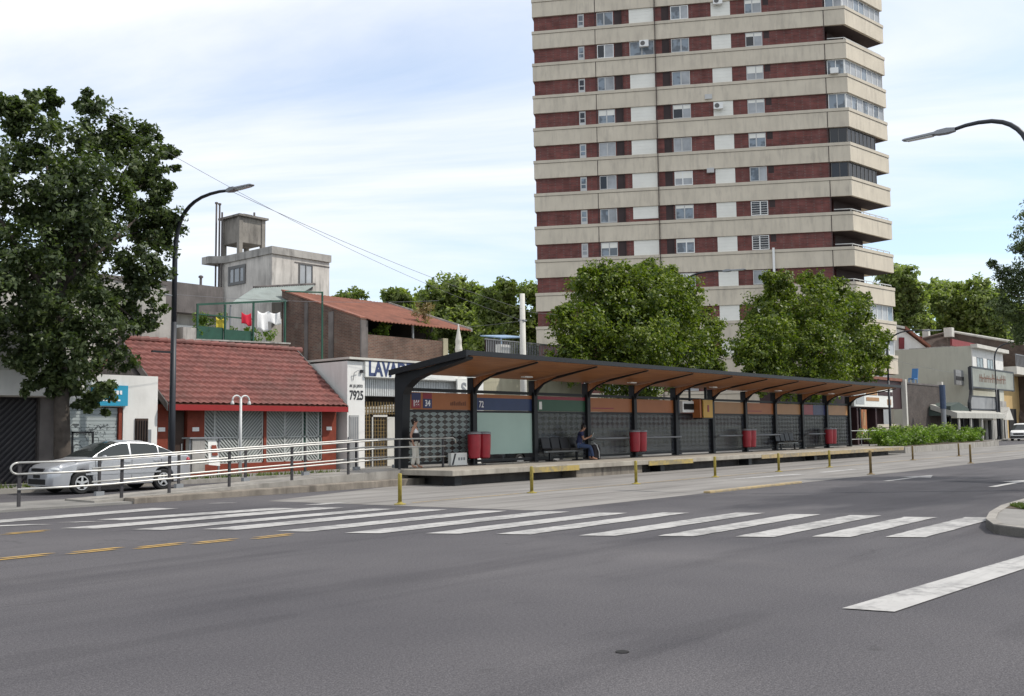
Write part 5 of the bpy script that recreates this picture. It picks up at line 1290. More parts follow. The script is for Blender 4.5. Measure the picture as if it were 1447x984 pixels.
tw = thing('apartment_tower', 'tall apartment tower of cream concrete bands and maroon brick', 'building', (75, 42, 0))
back = -en
UQ = uz(1168, 120)[0]
core = [PL, PL + eu * UQ, PL + eu * UQ - en * 2.0, PR - n2 * 1.9 + e2 * 0.2, PE - n2 * 1.9 - e2 * 1.6, PE - n2 * 14 - e2 * 1.6, PL - en * 14]
mb = MB(); mb.prism([tuple(p_) for p_ in core], 0, 53); mb.build('brick_wall', 'tower_brick', tw)
P0, BT, FP = HC + (32.6 - HC) * TK, 1.53 * TK, 2.8 * TK
kk = range(-5, 12); LV = [P0 - FP * k for k in kk]
foot = lambda o: [PL + en * o - eu * o * .8, PR + en * o * .55 + n2 * o * .55, PE + n2 * o + e2 * .1, PE - n2 * 2.4 + e2 * .1, PE - n2 * 13.9 - e2 * 1.4, PL - en * 13.9 - eu * o * .8]
mb = MB(); lip = MB(); dr_ = MB()
for z in LV:
    if z < 1.6: continue
    mb.prism([tuple(p_) for p_ in foot(.18)], z - BT, z - .30)
    lip.prism([tuple(p_) for p_ in foot(.24)], z - .27, z)
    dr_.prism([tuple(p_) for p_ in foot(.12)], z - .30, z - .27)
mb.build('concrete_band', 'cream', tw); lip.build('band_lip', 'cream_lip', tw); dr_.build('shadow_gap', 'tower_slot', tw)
mb = MB(T=TF)
for px in (843, 928, 1168):
    u, _ = uz(px, 150); mb.box(u - .03, u + .03, .181 if px != 928 else .15, .188 if px != 928 else .32, 0, 52.8)
mb.build('drainpipe', 'tower_slot', tw)
def uw(x0, x1): return uz(x0, 110, 0)[0], uz(x1, 110, 0)[0]
cols_ = dict(slit=uw(817.5, 826.5), win_a=uw(844.5, 868), slot_a=uw(869.5, 880), bl_a=uw(890.5, 925.5), slot_b=uw(936.5, 947), win_b=uw(949.5, 975), bl_b=uw(1007, 1034.5), win_c=uw(1055, 1079), slot_c=uw(1081, 1089))
rw_ = random.Random(11)
def twin(nm, u0, u1, z0, z1, style):
    mb = MB(T=TF); fr = .07
    mb.box(u0, u1, .0, .06, z0, z0 + fr); mb.box(u0, u1, .0, .06, z1 - fr, z1); mb.box(u0, u0 + fr, .0, .06, z0 + fr, z1 - fr); mb.box(u1 - fr, u1, .0, .06, z0 + fr, z1 - fr)
    um = u0 + (u1 - u0) * rw_.choice((.45, .5, .55)); mb.box(um - .05, um + .05, .0, .055, z0 + fr, z1 - fr)
    if style == 'bars':
        for k in range(1, 6): mb.box(u0, u1, .06, .075, z0 + (z1 - z0) * k / 6 - .015, z0 + (z1 - z0) * k / 6 + .015)
    w = mb.build(nm, rw_.choice(('frame', 'white', 'frame', 'frame')) if style != 'dark' else 'frame_dark', tw)
    gl = [('win_glass', 'win_curtain'), ('win_curtain', 'win_curtain'), ('glass_dark', 'win_curtain'), ('win_glass', 'win_glass')][rw_.randrange(4)]
    if style == 'bars': gl = ('glass_dark', 'glass_dark')
    if style != 'bars' and rw_.random() < .4:
        MB(T=TF).box(u0 + fr, u1 - fr, .031, .04, z1 - fr - (z1 - z0) * rw_.uniform(.15, .5), z1 - fr).build('blind', 'pvc', w)
    MB(T=TF).box(u0 + fr, um - .05, .012, .03, z0 + fr, z1 - fr).build('pane', gl[0], w)
    MB(T=TF).box(um + .05, u1 - fr, .012, .03, z0 + fr, z1 - fr).build('pane', gl[1], w)
sl = MB(T=TF)
vis = [z for z in LV if 4 < z < 43]
for z in vis:
    zt_ = z + FP - BT - .01; fl = int(round((P0 - z) / FP))
    u0, u1 = cols_['slit']; mb = MB(T=TF); mb.box(u0, u1, 0, .05, z + .05, zt_ - .05); w = mb.build('slit_window', 'frame', tw)
    MB(T=TF).box(u0 + .1, u1 - .1, .05, .058, z + .3, z + .62).box(u0 + .1, u1 - .1, .05, .058, z + .72, zt_ - .2).build('pane', rw_.choice(('win_glass', 'glass_dark', 'win_curtain')), w)
    if fl == 0:
        twin('window', *cols_['bl_a'], z + .02, zt_, 'plain')
    twin('window', *cols_['win_a'], z + .06, zt_ - .05, 'plain')
    twin('window', *cols_['win_b'], z + .06, zt_ - .05, 'plain')
    twin('window', *cols_['win_c'], z + .06, zt_ - .05, 'bars' if fl in (5, 6) else 'plain')
    for c_ in (('bl_a',) if fl != 0 else ()) + ('bl_b',):
        u0, u1 = cols_[c_]; mb = MB(T=TF); zl = z + (0.28 if (fl == 5 and c_ == 'bl_a') else .03)
        for k in range(9): mb.box(u0, u1, .0, .05 + .008 * (k % 2), zl + (zt_ - zl) * k / 9, zl + (zt_ - zl) * (k + 1) / 9)
        mb.build('roller_blind', 'pvc', tw)
    for c_ in ('slot_a', 'slot_b', 'slot_c'):
        u0, u1 = cols_[c_]; hh = zt_ if c_ != 'slot_c' else zt_
        sl = MB(T=TF); sl.box(u0, u1, .002, .012, z + (0 if c_ != 'slot_c' else .75), hh)
        if c_ != 'slot_c': sl.box(u1 - .06, u1, .0125, .1, z, hh)
        sl.build('vent_slot', 'tower_slot', tw)
for px, py in ((910, 62), (1015, 150), (1014, 2)):
    u, z = uz(px, py, .4); mb = MB(T=TF); mb.box(u - .42, u + .42, .25, .58, z - .3, z + .3); a_ = mb.build('air_conditioner', 'white', tw)
    fm = MB(T=TF); vs = [(u - .12 + .22 * math.cos(w), .585, z + .22 * math.sin(w)) for w in np.linspace(0, 2 * math.pi, 16, endpoint=False)]; fm.add(vs, [tuple(range(16))]); fm.build('fan_grille', 'frame_dark', a_)
for px, py in ((1001, 137), (1004, 241)):
    u, z = uz(px, py, .2); MB(T=TF).box(u - .33, u + .33, .02, .3, z - .22, z + .22).build('air_conditioner', 'frame', tw)
# balcony corner: thin dark sheets put the recess shade into the colour
sf = [PL + eu * (UQ + .05) - en * .05, PR - en * .05 - n2 * .05, PE - n2 * .05 - e2 * .05, PE - n2 * 1.85, PR - n2 * 1.85 + e2 * .25, PL + eu * (UQ + .05) - en * 1.9]
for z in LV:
    if z - BT > 4 and z < 45: mb = MB(); mb.prism([tuple(p_) for p_ in sf], z - BT - .03, z - BT - .004); mb.build('soffit_shade_sheet', 'tower_slot', tw)
mb = MB(); mb.hexa((*(PR - n2 * 1.87 + e2 * .25), 4), (*(PE - n2 * 1.87 - e2 * 1.62), 4), (*(PE - n2 * 1.87 - e2 * 1.62), 45), (*(PR - n2 * 1.87 + e2 * .25), 45), (n2.x * .02, n2.y * .02, 0)); mb.build('recess_shade_sheet', 'tower_slot', tw)
mb = MB(); mb.hexa((*(PL + eu * (UQ + .02) - en * .1), 4), (*(PL + eu * (UQ + .02) - en * 1.98), 4), (*(PL + eu * (UQ + .02) - en * 1.98), 45), (*(PL + eu * (UQ + .02) - en * .1), 45), (eu.x * .02, eu.y * .02, 0)); mb.build('recess_shade_sheet', 'tower_slot', tw)
lev = {0: 'open', 1: 'white', 2: 'white', 3: 'dark', 4: 'dark', 5: 'open', 6: 'open', 7: 'open', 8: 'white', 9: 'white', -1: 'white', -2: 'open'}
for fl, st in lev.items():
    z = P0 - FP * fl; zt_ = z + FP - BT
    if st == 'open':
        mb = MB(T=TG); mb.box(-.0, L2, -.12, -.06, z + .24, z + .31)
        for k in range(7): mb.box(k * L2 / 6 - .02 + (.05 if k == 0 else -.03), k * L2 / 6 + .02 + (.05 if k == 0 else -.03), -.11, -.07, z, z + .24)
        mb.T = TF; mb.box(UQ + .2, LU, -.12, -.06, z + .24, z + .31)
        mb.build('balcony_railing', 'frame', tw)
    else:
        fm = 'white' if st == 'white' else 'frame_dark'; n_ = 7; Lg = L2 if st == 'white' else L2 * .72
        mb = MB(T=TG); mb.box(0, Lg, -.14, -.06, z, z + .07); mb.box(0, Lg, -.14, -.06, zt_ - .08, zt_ - .001)
        for k in range(n_ + 1): x = k * Lg / n_; mb.box(x - .035, x + .035, -.14, -.06, z + .07, zt_ - .08)
        mb.T = TF; mb.box(UQ + .1, LU - .1, -.14, -.06, z, z + .07); mb.box(UQ + .1, LU - .1, -.14, -.06, zt_ - .08, zt_ - .001)
        for x in (UQ + .13, (UQ + LU) / 2, LU - .14): mb.box(x - .035, x + .035, -.14, -.06, z + .07, zt_ - .08)
        w = mb.build('balcony_glazing', fm, tw)
        for k in range(n_):
            MB(T=TG).box(k * Lg / n_ + .035, (k + 1) * Lg / n_ - .035, -.105, -.095, z + .07, zt_ - .08).build('pane', (rw_.choice(('win_curtain', 'win_curtain', 'win_curtain', 'win_glass')) if st == 'white' else 'glass_dark'), w)
        for x0, x1 in ((UQ + .165, (UQ + LU) / 2 - .035), ((UQ + LU) / 2 + .035, LU - .175)):
            MB(T=TF).box(x0, x1, -.105, -.095, z + .07, zt_ - .08).build('pane', rw_.choice(('win_curtain', 'win_glass')) if st == 'white' else 'glass_dark', w)
MB(T=TF).box(UQ + .3, UQ + 1.0, .2, .5, P0 - FP + .0, P0 - FP + .5).build('air_conditioner', 'white', tw)
u, z = uz(1093, 360, .25); MB(T=TF).box(u - .1, u + .1, .26, .4, z - 2.2, z + .6).build('white_pipe', 'white', tw)

# ------------------------------------------------------------------ far right: shops, walls, houses
sp = thing('maroon_shop', 'dark maroon shop front with a long white sign at the platform end', 'shop', (84, 32, .1))
x0, x1 = PY(1120, 560, 31).x, 92.0
MB().box(x0, x1, 31.3, 33.6, 3.2, 5.7).box(x0, x1, 33.0, 33.6, .1, 3.2).build('wall', 'maroon', sp)
MB().box(x0, x1, 31.15, 33.7, 5.701, 5.95).build('cornice', 'rust', sp)
for k in range(5):
    xa = x0 + .3 + k * 4.2; MB().box(xa, xa + .3, 31.3, 32.9, .1, 3.2).build('pillar', 'maroon', sp)
    MB().box(xa + .5, xa + 3.9, 32.9, 32.98, .4, 2.9).build('shop_window', 'glass_dark', sp)
sg_ = MB().box(80.0, 89.0, 31.05, 31.29, 3.3, 4.95).build('sign_board', 'sign_white', sp)
for (a_, b_, c_, d_, m_) in [(80.4, 82.2, 3.5, 4.7, 'win_curtain'), (82.7, 85.2, 4.3, 4.65, 'faded'), (82.7, 85.6, 3.8, 4.1, 'faded'), (85.4, 88.9, 4.3, 4.65, 'dark'), (87.6, 88.5, 3.5, 4.0, 'faded')]:
    MB().box(a_, b_, 31.02, 31.048, c_, d_).build('sign_patch', {'win_curtain': 'win_curtain', 'faded': 'tan', 'dark': 'maroon'}[m_], sg_)
t = thing('banner', 'narrow orange vertical banner in front of the maroon shop', 'banner', (81, 30, .1))
q = PY(1221, 600, 30)
MB().box(q.x - .55, q.x + .55, 29.97, 30.03, 1.0, 3.0).build('cloth', 'orange', t)
MB().tube([(q.x - .58, 30.05, .1), (q.x - .58, 30.05, 3.1)], .03, 6).build('pole', 'grey_steel', t)
MB().box(q.x - .4, q.x + .4, 29.955, 29.968, 1.05, 1.4).build('print', 'sign_white', t)
MB().box(q.x - .25, q.x + .25, 29.955, 29.968, 1.7, 2.8).build('print', 'tan', t)
gw = thing('garden_wall', 'high dark brick wall with mossy top between the shops', 'wall', (97, 31, .1))
MB().box(92.4, 102.4, 31, 31.4, .1, 5.5).build('wall', 'brick_dark', gw)
MB().box(92.3, 102.5, 30.95, 31.45, 5.501, 5.66).build('coping', 'dark_wall', gw)
MB().box(92.02, 92.38, 30.9, 31.3, .1, 5.9).box(102.51, 102.95, 30.9, 31.3, .1, 6.0).build('end_post', 'offwhite', gw)
q = PY(1291, 540, 31.2)
t = thing('plastic_chair', 'blue plastic chair perched on top of the dark brick wall', 'chair', (q.x, 31.2, 5.66))
MB().hexa((q.x - .55, 30.95, 6.0), (q.x + .45, 30.95, 6.0), (q.x + .45, 31.5, 6.0), (q.x - .55, 31.5, 6.0), (0, 0, .1)).build('seat', 'blue_plastic', t)
MB().hexa((q.x + .35, 30.95, 6.1), (q.x + .35, 31.5, 6.1), (q.x + .65, 31.5, 7.05), (q.x + .65, 30.95, 7.05), (.1, 0, 0)).build('backrest', 'blue_plastic', t)
for dx in (-.5, .4):
    for y in (30.98, 31.42): MB().box(q.x + dx - .05, q.x + dx + .05, y, y + .06, 5.66, 6.0).build('leg', 'blue_plastic', t)
gr = thing('grey_walled_house', 'house with a long windowless grey side wall and white upper front', 'house', (119, 33, .1))
MB().box(113.5, 125.8, 31.0, 39.6, .1, 10.25).build('side_wall', 'grey_green', gr)
MB().box(113.5, 125.8, 30.9, 30.998, 6.6, 10.0).build('upper_front', 'white_wall', gr)
MB().box(113.3, 126.2, 30.3, 30.998, 10.0, 10.4).build('roof_ledge', 'offwhite', gr)
MB().box(113.4, 126.2, 30.5, 30.9, 6.2, 6.58).build('ledge', 'offwhite', gr)
for x in (115.0, 119.0): window(gr, x, x + 2.4, 7.7, 9.1, 30.9, 'grey_steel', 'win_glass', 1, .1)
MB().box(116, 125, 30.6, 30.9, .1, 4.4).build('shop_front', 'grey_wall', gr)
MB().box(117, 119, 30.5, 30.59, .1, 3).box(121, 123.6, 30.5, 30.59, .1, 3).build('shop_door', 'dark_void', gr)
MB().box(113.8, 124.5, 33.0, 33.2, 10.4, 11.15).build('red_parapet', 'red_wall', gr)
oh = thing('ochre_house', 'ochre house with a pale balcony at the right edge', 'house', (134, 33, .1))
MB().box(126.4, 150, 31.2, 42, .1, 7.6).build('wall', 'ochre', oh)
MB().box(126.3, 150, 29.6, 31.2, 7.6, 8.5).build('balcony', 'offwhite', oh)
mb = MB(); [mb.box(126.5 + k * .6, 126.58 + k * .6, 29.65, 29.72, 8.5, 9.9) for k in range(38)]; mb.box(126.4, 149, 29.63, 29.74, 9.88, 9.98); mb.build('railing', 'grey_steel', oh)
MB().box(127, 150, 34, 42, 8.5, 11.4).build('upper_wall', 'grey_wall', oh)
MB().box(128, 131.4, 31.1, 31.19, .1, 3.6).build('door', 'dark_void', oh); MB().box(136, 139, 31.1, 31.19, 4.2, 6.4).build('window', 'glass_dark', oh)
# houses behind the grey wall
bh = thing('brick_gable_building', 'long dark brick building with a pale roof edge behind the grey wall', 'building', (140, 42, .1))
A1, A2, A3 = PD(1318, 492, 128), PD(1345, 470, 130), PD(1470, 491, 120)
A0 = PD(1305, 480, 130)
def wallpoly(name, pts, mat, th_=(0.5, .5), par=None):
    mb = MB(); n_ = len(pts); o_ = Vector((th_[0], th_[1], 0))
    mb.add([tuple(p_) for p_ in pts] + [tuple(p_ + o_) for p_ in pts], [tuple(range(n_)), tuple(range(n_, 2 * n_))[::-1]] + [(i, n_ + i, n_ + (i + 1) % n_, (i + 1) % n_) for i in range(n_)])
    return mb.build(name, mat, par)
g0 = lambda p_: Vector((p_.x, p_.y, .1))
wallpoly('wall', [g0(A0), A0, A2, A3, g0(A3)], 'brick_far', (6, 5), bh)
mb = MB(); mb.tube([A2 + zz * .1, A3 + zz * .1], .17, 6); mb.build('roof_edge', 'offwhite', bh)
mb = MB(); mb.tube([A0 + zz * .1, A2 + zz * .1], .2, 6); mb.build('roof_edge', 'brick_far', bh)
p_ = PD(1341, 470, 129); MB().box(p_.x - .5, p_.x + .5, p_.y - .5, p_.y + .5, p_.z - .6, p_.z + .6).build('chimney', 'offwhite', bh)
gh = thing('white_gable_house', 'white gabled house with a red shutter above the grey wall', 'house', (126, 45, .1))
Q = [PD(x, y, 128) for x, y in ((1255, 500), (1255, 462), (1277, 467), (1312, 494), (1312, 500))]
wallpoly('wall', [g0(Q[0])] + Q[1:4] + [g0(Q[4])], 'white_wall', (5, 4), gh)
mb = MB(); mb.hexa(Q[1] + zz * .1 + Vector((-.3, -.3, 0)), Q[2] + zz * .15 + Vector((-.3, -.3, 0)), Q[2] + Vector((5, 4, .15)), Q[1] + Vector((5, 4, .1)), (0, 0, .3)); mb.build('roof', 'offwhite', gh)
mb = MB(); mb.hexa(Q[2] + zz * .15 + Vector((-.4, -.4, 0)), Q[3] + Vector((-.4, -.4, .15)), Q[3] + Vector((5, 4, .15)), Q[2] + Vector((5, 4, .15)), (0, 0, .35)); mb.build('roof', 'rust', gh)
pa, pb = PD(1271, 477, 127.6), PD(1278, 493, 127.6)
sv = (PD(1278, 477, 127.6) - pa); wallpoly('shutter', [pa, pa + sv, pb, pb - sv], 'red_wall', (.25, .2), gh)
pa = PD(1300, 482, 127); rb = thing('red_roof_house', 'small red roof and wall piece behind the white gable', 'house', (pa.x + 8, pa.y + 8, .1))
Q2 = [PD(x, y, 138) for x, y in ((1294, 496), (1294, 474), (1320, 480), (1320, 496))]
wallpoly('wall', [g0(Q2[0])] + Q2[1:3] + [g0(Q2[3])], 'red_wall', (4, 3), rb)
p_ = PD(1309, 474, 136.5); MB().box(p_.x - .4, p_.x + .4, p_.y - .4, p_.y + .4, 8, p_.z + .8).build('chimney', 'offwhite', rb)

# billboard
q0, q1 = PY(1370, 525, 29), PY(1430, 527, 29)
bb = thing('billboard', 'weathered roadside billboard with faint script on two dark posts', 'billboard', ((q0.x + q1.x) / 2, 29, .1))
MB().box(q0.x + .5, q1.x, 28.9, 29.1, 5.55, 7.45).build('board', 'billboard', bb)
MB().box(q0.x, q0.x + .48, 28.85, 29.15, 5.2, 7.5).build('side_box', 'dark_blue_steel', bb)
mb = MB(); mb.box(q0.x + .4, q1.x + .15, 28.86, 29.14, 7.45, 7.6); mb.box(q1.x, q1.x + .15, 28.86, 29.14, 5.4, 7.45); mb.box(q0.x + .5, q1.x, 28.88, 29.12, 5.42, 5.55); mb.build('frame', 'dark_blue_steel', bb)
MB().tube([(q0.x + .3, 29, 5.5), (q0.x - .1, 29, 4.6), (q0.x - .7, 29, 3.9), (q0.x - .9, 29, .1)], .16, 8).build('post', 'black_steel', bb)
xm = PY(1410, 560, 29).x; MB().tube([(xm, 29, 5.5), (xm, 29, .1)], .18, 8).build('post', 'black_steel', bb)
mb = MB(); x = q0.x + 3.0; r3 = random.Random(3)
while x < q1.x - 3.6:
    w = r3.uniform(.25, .6); h_ = r3.uniform(.5, 1.0); mb.hexa((x, 28.88, 6.1), (x + w * .35, 28.88, 6.1), (x + w * .6, 28.88, 6.1 + h_), (x + w * .3, 28.88, 6.1 + h_), (0, .015, 0))
    mb.box(x, x + w, 28.882, 28.894, 6.25 + h_ * .3, 6.38 + h_ * .3); x += w + .15
mb.build('faded_lettering', 'letter_brown', bb)
q0, q1 = PY(1376, 564, 29), PY(1416, 577, 29)
t = thing('advertising_panel', 'grey landscape panel hung below the billboard', 'sign', ((q0.x + q1.x) / 2, 29.3, 3.5))
MB().box(q0.x, q1.x, 29.25, 29.4, 3.35, 4.55).build('board', 'dull_board', t)
mb = MB(); mb.box(q0.x - .1, q1.x + .1, 29.22, 29.42, 4.55, 4.68); mb.box(q0.x - .1, q1.x + .1, 29.22, 29.42, 3.2, 3.35); mb.build('frame', 'dark_blue_steel', t)
MB().box(q0.x + .3, q0.x + .5, 29.3, 29.36, .1, 3.2).box(q1.x - .5, q1.x - .3, 29.3, 29.36, .1, 3.2).build('post', 'dark_blue_steel', t)
q = PY(1352, 538, 30)
t = thing('bracket_sign', 'small square sign projecting from the grey side wall', 'sign', (112.8, 32, 6.4))
q = PY(1356, 538, 32)
MB().box(q.x - 1.6, q.x + 1.2, 31.9, 32.1, 6.0, 7.6).build('board', 'dull_board', t)
MB().box(q.x - 1.6, q.x + 1.2, 31.87, 31.898, 6.5, 6.9).build('stripe', 'letter_dark', t)
MB().tube([(q.x + 1, 32, 6.7), (113.6, 32, 6.7)], .06, 6).build('bracket', 'grey_steel', t)
# awnings and canopy
q0, q1 = PY(1337, 585, 29.5), PY(1368, 588, 29.5)
t = thing('green_awning', 'dark green peaked awning right of the brick wall', 'awning', (q0.x, 30, .1))
MB().prism_xz([(q0.x - .4, 2.6), (q1.x, 2.6), (q1.x, 3.0), (q0.x + 2.5, 3.9), (q0.x - .2, 3.5)], 29, 31).build('cover', 'awning_green', t)
for x in (q0.x, q0.x + 4, q1.x - .3): MB().box(x, x + .15, 29.1, 29.25, .1, 2.6).build('post', 'black_steel', t)
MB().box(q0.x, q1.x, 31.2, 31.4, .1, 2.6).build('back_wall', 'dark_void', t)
q0, q1 = PY(1352, 580, 28.7), PY(1428, 590, 28.7)
t = thing('grey_canopy', 'long grey pavement canopy with thin posts and pointed end', 'canopy', (q0.x + 8, 29, .1))
MB().hexa((q0.x - 1, 28.4, 2.35), (q1.x - 3.5, 28.4, 2.35), (q1.x - 3.5, 30.8, 3.2), (q0.x - 1, 30.8, 3.2), (0, 0, .5)).build('roof', 'awning_grey', t)
for k in range(5): x = q0.x + k * (q1.x - q0.x - 4) / 4; MB().box(x, x + .16, 28.5, 28.66, .1, 2.36).build('post', 'offwhite', t)
MB().prism_xz([(q1.x - 3.4, 2.2), (q1.x, 2.2), (q1.x - 1.6, 3.6)], 28.4, 30.8).build('pointed_end', 'offwhite', t)
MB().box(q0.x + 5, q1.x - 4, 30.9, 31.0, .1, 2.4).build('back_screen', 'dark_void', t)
q = PY(1333, 580, 28.8)
t = thing('slim_post', 'slim blue grey post beside the hedge and brick wall', 'post', (q.x, 28.8, .1))
MB().tube([(q.x, 28.8, .1), (q.x, 28.8, 3.2)], .22, 10).build('lower_shaft', 'grey_steel', t)
MB().tube([(q.x, 28.8, 3.2), (q.x, 28.8, 5.4)], .26, 10).build('upper_shaft', 'slate_blue', t)
# hedge planter
pt = thing('hedge_planter', 'long low concrete planter bed at the end of the platform', 'planter', (68, 21.5, 0))
MB().prism([(59.6, 20.2), (85, 21.5), (85, 25), (59.6, 23.0)], -.05, .36).build('kerb_wall', 'conc', pt)
MB().prism([(60.0, 20.6), (84.6, 21.9), (84.6, 24.7), (60.0, 22.8)], .36, .40).build('soil', 'soil', pt)
hb = []; r4 = random.Random(9)
for k in range(40):
    x = 59.6 + 24.5 * (k / 40) ** 1.1; hb.append((x + r4.uniform(-.3, .3), 21.1 + (x - 60) * .055 + r4.uniform(0, 1.3), .8 + r4.uniform(-.1, .3), r4.uniform(.5, .8)))
me = leaf_mesh('hedge', hb, 13000, .17, 'leaf_hedge', 12)
o = bpy.data.objects.new('hedge', me); COL.objects.link(o); tag(o, 'bright green leafy hedge growing in the long planter', 'hedge')
me = leaf_mesh('flower_bed', [(64 + k * 1.4, 24.3, 1.2, .6) for k in range(14)], 3000, .18, 'leaf_far', 13)
o = bpy.data.objects.new('flower_bed', me); COL.objects.link(o); tag(o, 'taller pale green bushes behind the bright hedge', 'bushes')

# ------------------------------------------------------------------ trees
def PB(px, py, r_px, Y, dY=0.):
    p_ = PY(px, py, Y + dY); dep = (p_ - CAMP).dot(FV); return (p_.x, p_.y, p_.z, r_px * dep / F)
BL = [(60, 205, 62, 0), (130, 190, 55, .5), (185, 225, 48, -.5), (215, 250, 34, 0), (205, 325, 52, .6), (120, 280, 78, -1.2), (35, 285, 88, .6), (200, 380, 40, -.6), (185, 425, 46, 0), (150, 440, 42, -1.4), (85, 395, 85, 1.2), (15, 385, 85, -.6), (40, 470, 55, .6), (105, 480, 58, -1.0), (155, 500, 38, .6), (95, 522, 36, -.4), (145, 552, 22, -.8), (35, 510, 30, 0), (-50, 240, 80, 0), (-70, 350, 90, .4), (-60, 450, 70, 0), (20, 165, 34, 0), (60, 150, 20, 0), (125, 150, 18, 0), (205, 195, 26, .2), (232, 222, 16, 0), (235, 315, 18, 0), (170, 195, 26, 0), (115, 335, 60, 1.5), (200, 460, 22, 0), (125, 575, 9, 0), (150, 585, 9, -.4), (60, 540, 12, 0), (10, 150, 20, 0), (45, 140, 16, 0), (75, 138, 14, 0), (128, 140, 13, 0), (128, 150, 9, 0), (158, 178, 13, 0), (238, 212, 12, 0), (242, 240, 12, 0), (240, 340, 12, 0), (215, 290, 28, 0)]
tree('street_tree', 'large dark leafy street tree rising behind the silver car', (13.85, 29, .12), [PB(a_, b_, c_, 29, d_) for a_, b_, c_, d_ in BL + [(80, 548, 28, 0), (118, 560, 20, -.3), (128, 575, 10, -.5), (50, 545, 20, .3)]], .23, 74000, .17, 'leaf_dark', seed=2, trunk_top=7.5, limbs=16, clump=.27, cl_n=62, lean=(-.4, 0))
BA = [(895, 430, 70, 0), (850, 420, 55, .8), (940, 425, 55, -.6), (820, 465, 45, 0), (975, 460, 45, .5), (895, 480, 70, -1), (845, 500, 55, .5), (950, 500, 60, 0), (800, 500, 28, 0), (995, 490, 32, 0), (865, 388, 26, 0), (915, 385, 26, .3), (950, 392, 18, 0), (830, 395, 20, 0), (975, 420, 18, 0), (900, 530, 60, 0), (1010, 460, 14, 0), (795, 445, 14, 0), (1000, 520, 26, 0), (805, 525, 24, 0)]
tree('round_tree', 'bright green round tree in front of the tower, left of the pair', (44.5, 29, .12), [PB(a_, b_, c_, 29, d_) for a_, b_, c_, d_ in BA], .2, 70000, .21, 'leaf_mid', 'round street trees behind the shelter', seed=3, trunk_top=5.5, clump=.26, limbs=9)
BB = [(1140, 445, 62, 0), (1090, 440, 42, .6), (1190, 440, 42, -.6), (1080, 480, 46, 0), (1205, 480, 45, .6), (1140, 490, 64, -.8), (1100, 402, 24, 0), (1085, 392, 13, 0), (1150, 400, 22, 0), (1180, 405, 18, 0), (1215, 425, 16, 0), (1060, 500, 30, 0), (1235, 480, 26, 0), (1225, 515, 32, 0), (1140, 530, 60, 0), (1080, 525, 36, 0), (1200, 520, 34, 0), (1245, 510, 14, 0)]
tree('round_tree', 'bright green round tree before the tower corner, right of the pair', (66.5, 29, .12), [PB(a_, b_, c_, 29, d_) for a_, b_, c_, d_ in BB], .22, 56000, .25, 'leaf_mid', 'round street trees behind the shelter', seed=4, trunk_top=6, clump=.28, limbs=9)
BBk = [(1195, 470, 26, 2.), ]
def far_tree(name, label, cx_, top_, wpx, hpx, dep, seed, n=7000, leaf=.5, mat='leaf_far', grp='tall trees behind the houses', base_y=None):
    r = random.Random(seed); bl_ = []
    k = dep / F; c0 = PD(cx_, top_ + hpx * .5, dep)
    for i in range(16):
        a_ = r.uniform(0, 6.28); rr2 = math.sqrt(r.random()) * .75; zz_ = r.uniform(-.8, .8)
        e_ = math.sqrt(max(.05, 1 - zz_ ** 2))
        bl_.append((c0.x + RV.x * wpx * .5 * k * rr2 * e_ * math.cos(a_) + FV.x * wpx * .4 * k * rr2 * math.sin(a_), c0.y + RV.y * wpx * .5 * k * rr2 * e_ * math.cos(a_) + FV.y * wpx * .4 * k * rr2 * math.sin(a_), c0.z + hpx * .42 * k * zz_, wpx * k * r.uniform(.17, .27)))
    return tree(name, label, (c0.x, c0.y, 0), bl_, .3, int(n * 2.4), leaf * 1.1, mat, grp, 'bark_pale', seed, trunk_top=c0.z, limbs=6, clump=.5)
far_tree('plane_tree', 'far tree at the left of the row, just right of the concrete house', 488, 402, 60, 80, 105, 41, 3500)
far_tree('plane_tree', 'far tree with a feathery top above the rusty roof', 556, 398, 75, 100, 108, 42, 4500)
far_tree('plane_tree', 'broad far tree above the low end of the rusty roof', 640, 386, 110, 130, 112, 43, 8500)
far_tree('plane_tree', 'tall far tree behind the white utility pole', 705, 386, 90, 150, 104, 44, 8000)
far_tree('plane_tree', 'far tree touching the left edge of the tower', 752, 378, 64, 150, 110, 45, 6500)
far_tree('plane_tree', 'low far tree filling the gap behind the parasol', 670, 432, 150, 90, 118, 46, 7000)
far_tree('plane_tree', 'far tree standing right against the tower balconies', 1283, 370, 80, 110, 150, 47, 6500, .6)
far_tree('plane_tree', 'far tree above the brick gable on the right', 1338, 378, 90, 110, 155, 48, 7000, .6)
far_tree('plane_tree', 'far tree above the white house with two windows', 1396, 384, 80, 120, 150, 49, 6500, .6)
far_tree('plane_tree', 'low dark far tree at the right edge', 1445, 420, 90, 90, 160, 50, 5500, .6)
# near tree at the right edge, standing on the opposite pavement
RT = []
for (a_, b_, c_) in [(1470, 330, 32), (1450, 305, 12), (1446, 350, 14), (1440, 400, 26), (1418, 388, 13), (1408, 382, 7), (1430, 440, 24), (1412, 428, 13), (1470, 400, 50), (1462, 460, 34), (1490, 300, 40), (1500, 380, 60), (1520, 330, 60), (1440, 475, 14), (1520, 430, 60), (1402, 372, 6), (1424, 412, 14)]:
    p_ = PD(a_, b_, 30); RT.append((p_.x, p_.y, p_.z, c_ * 30 / F))
tree('feathery_tree', 'dark fine leaved tree cut by the right edge of the view', (31.2, 4.2, .12), RT, .16, 24000, .14, 'leaf_fir', seed=51, trunk_top=5.0, limbs=12, aspect=.3, clump=.3)

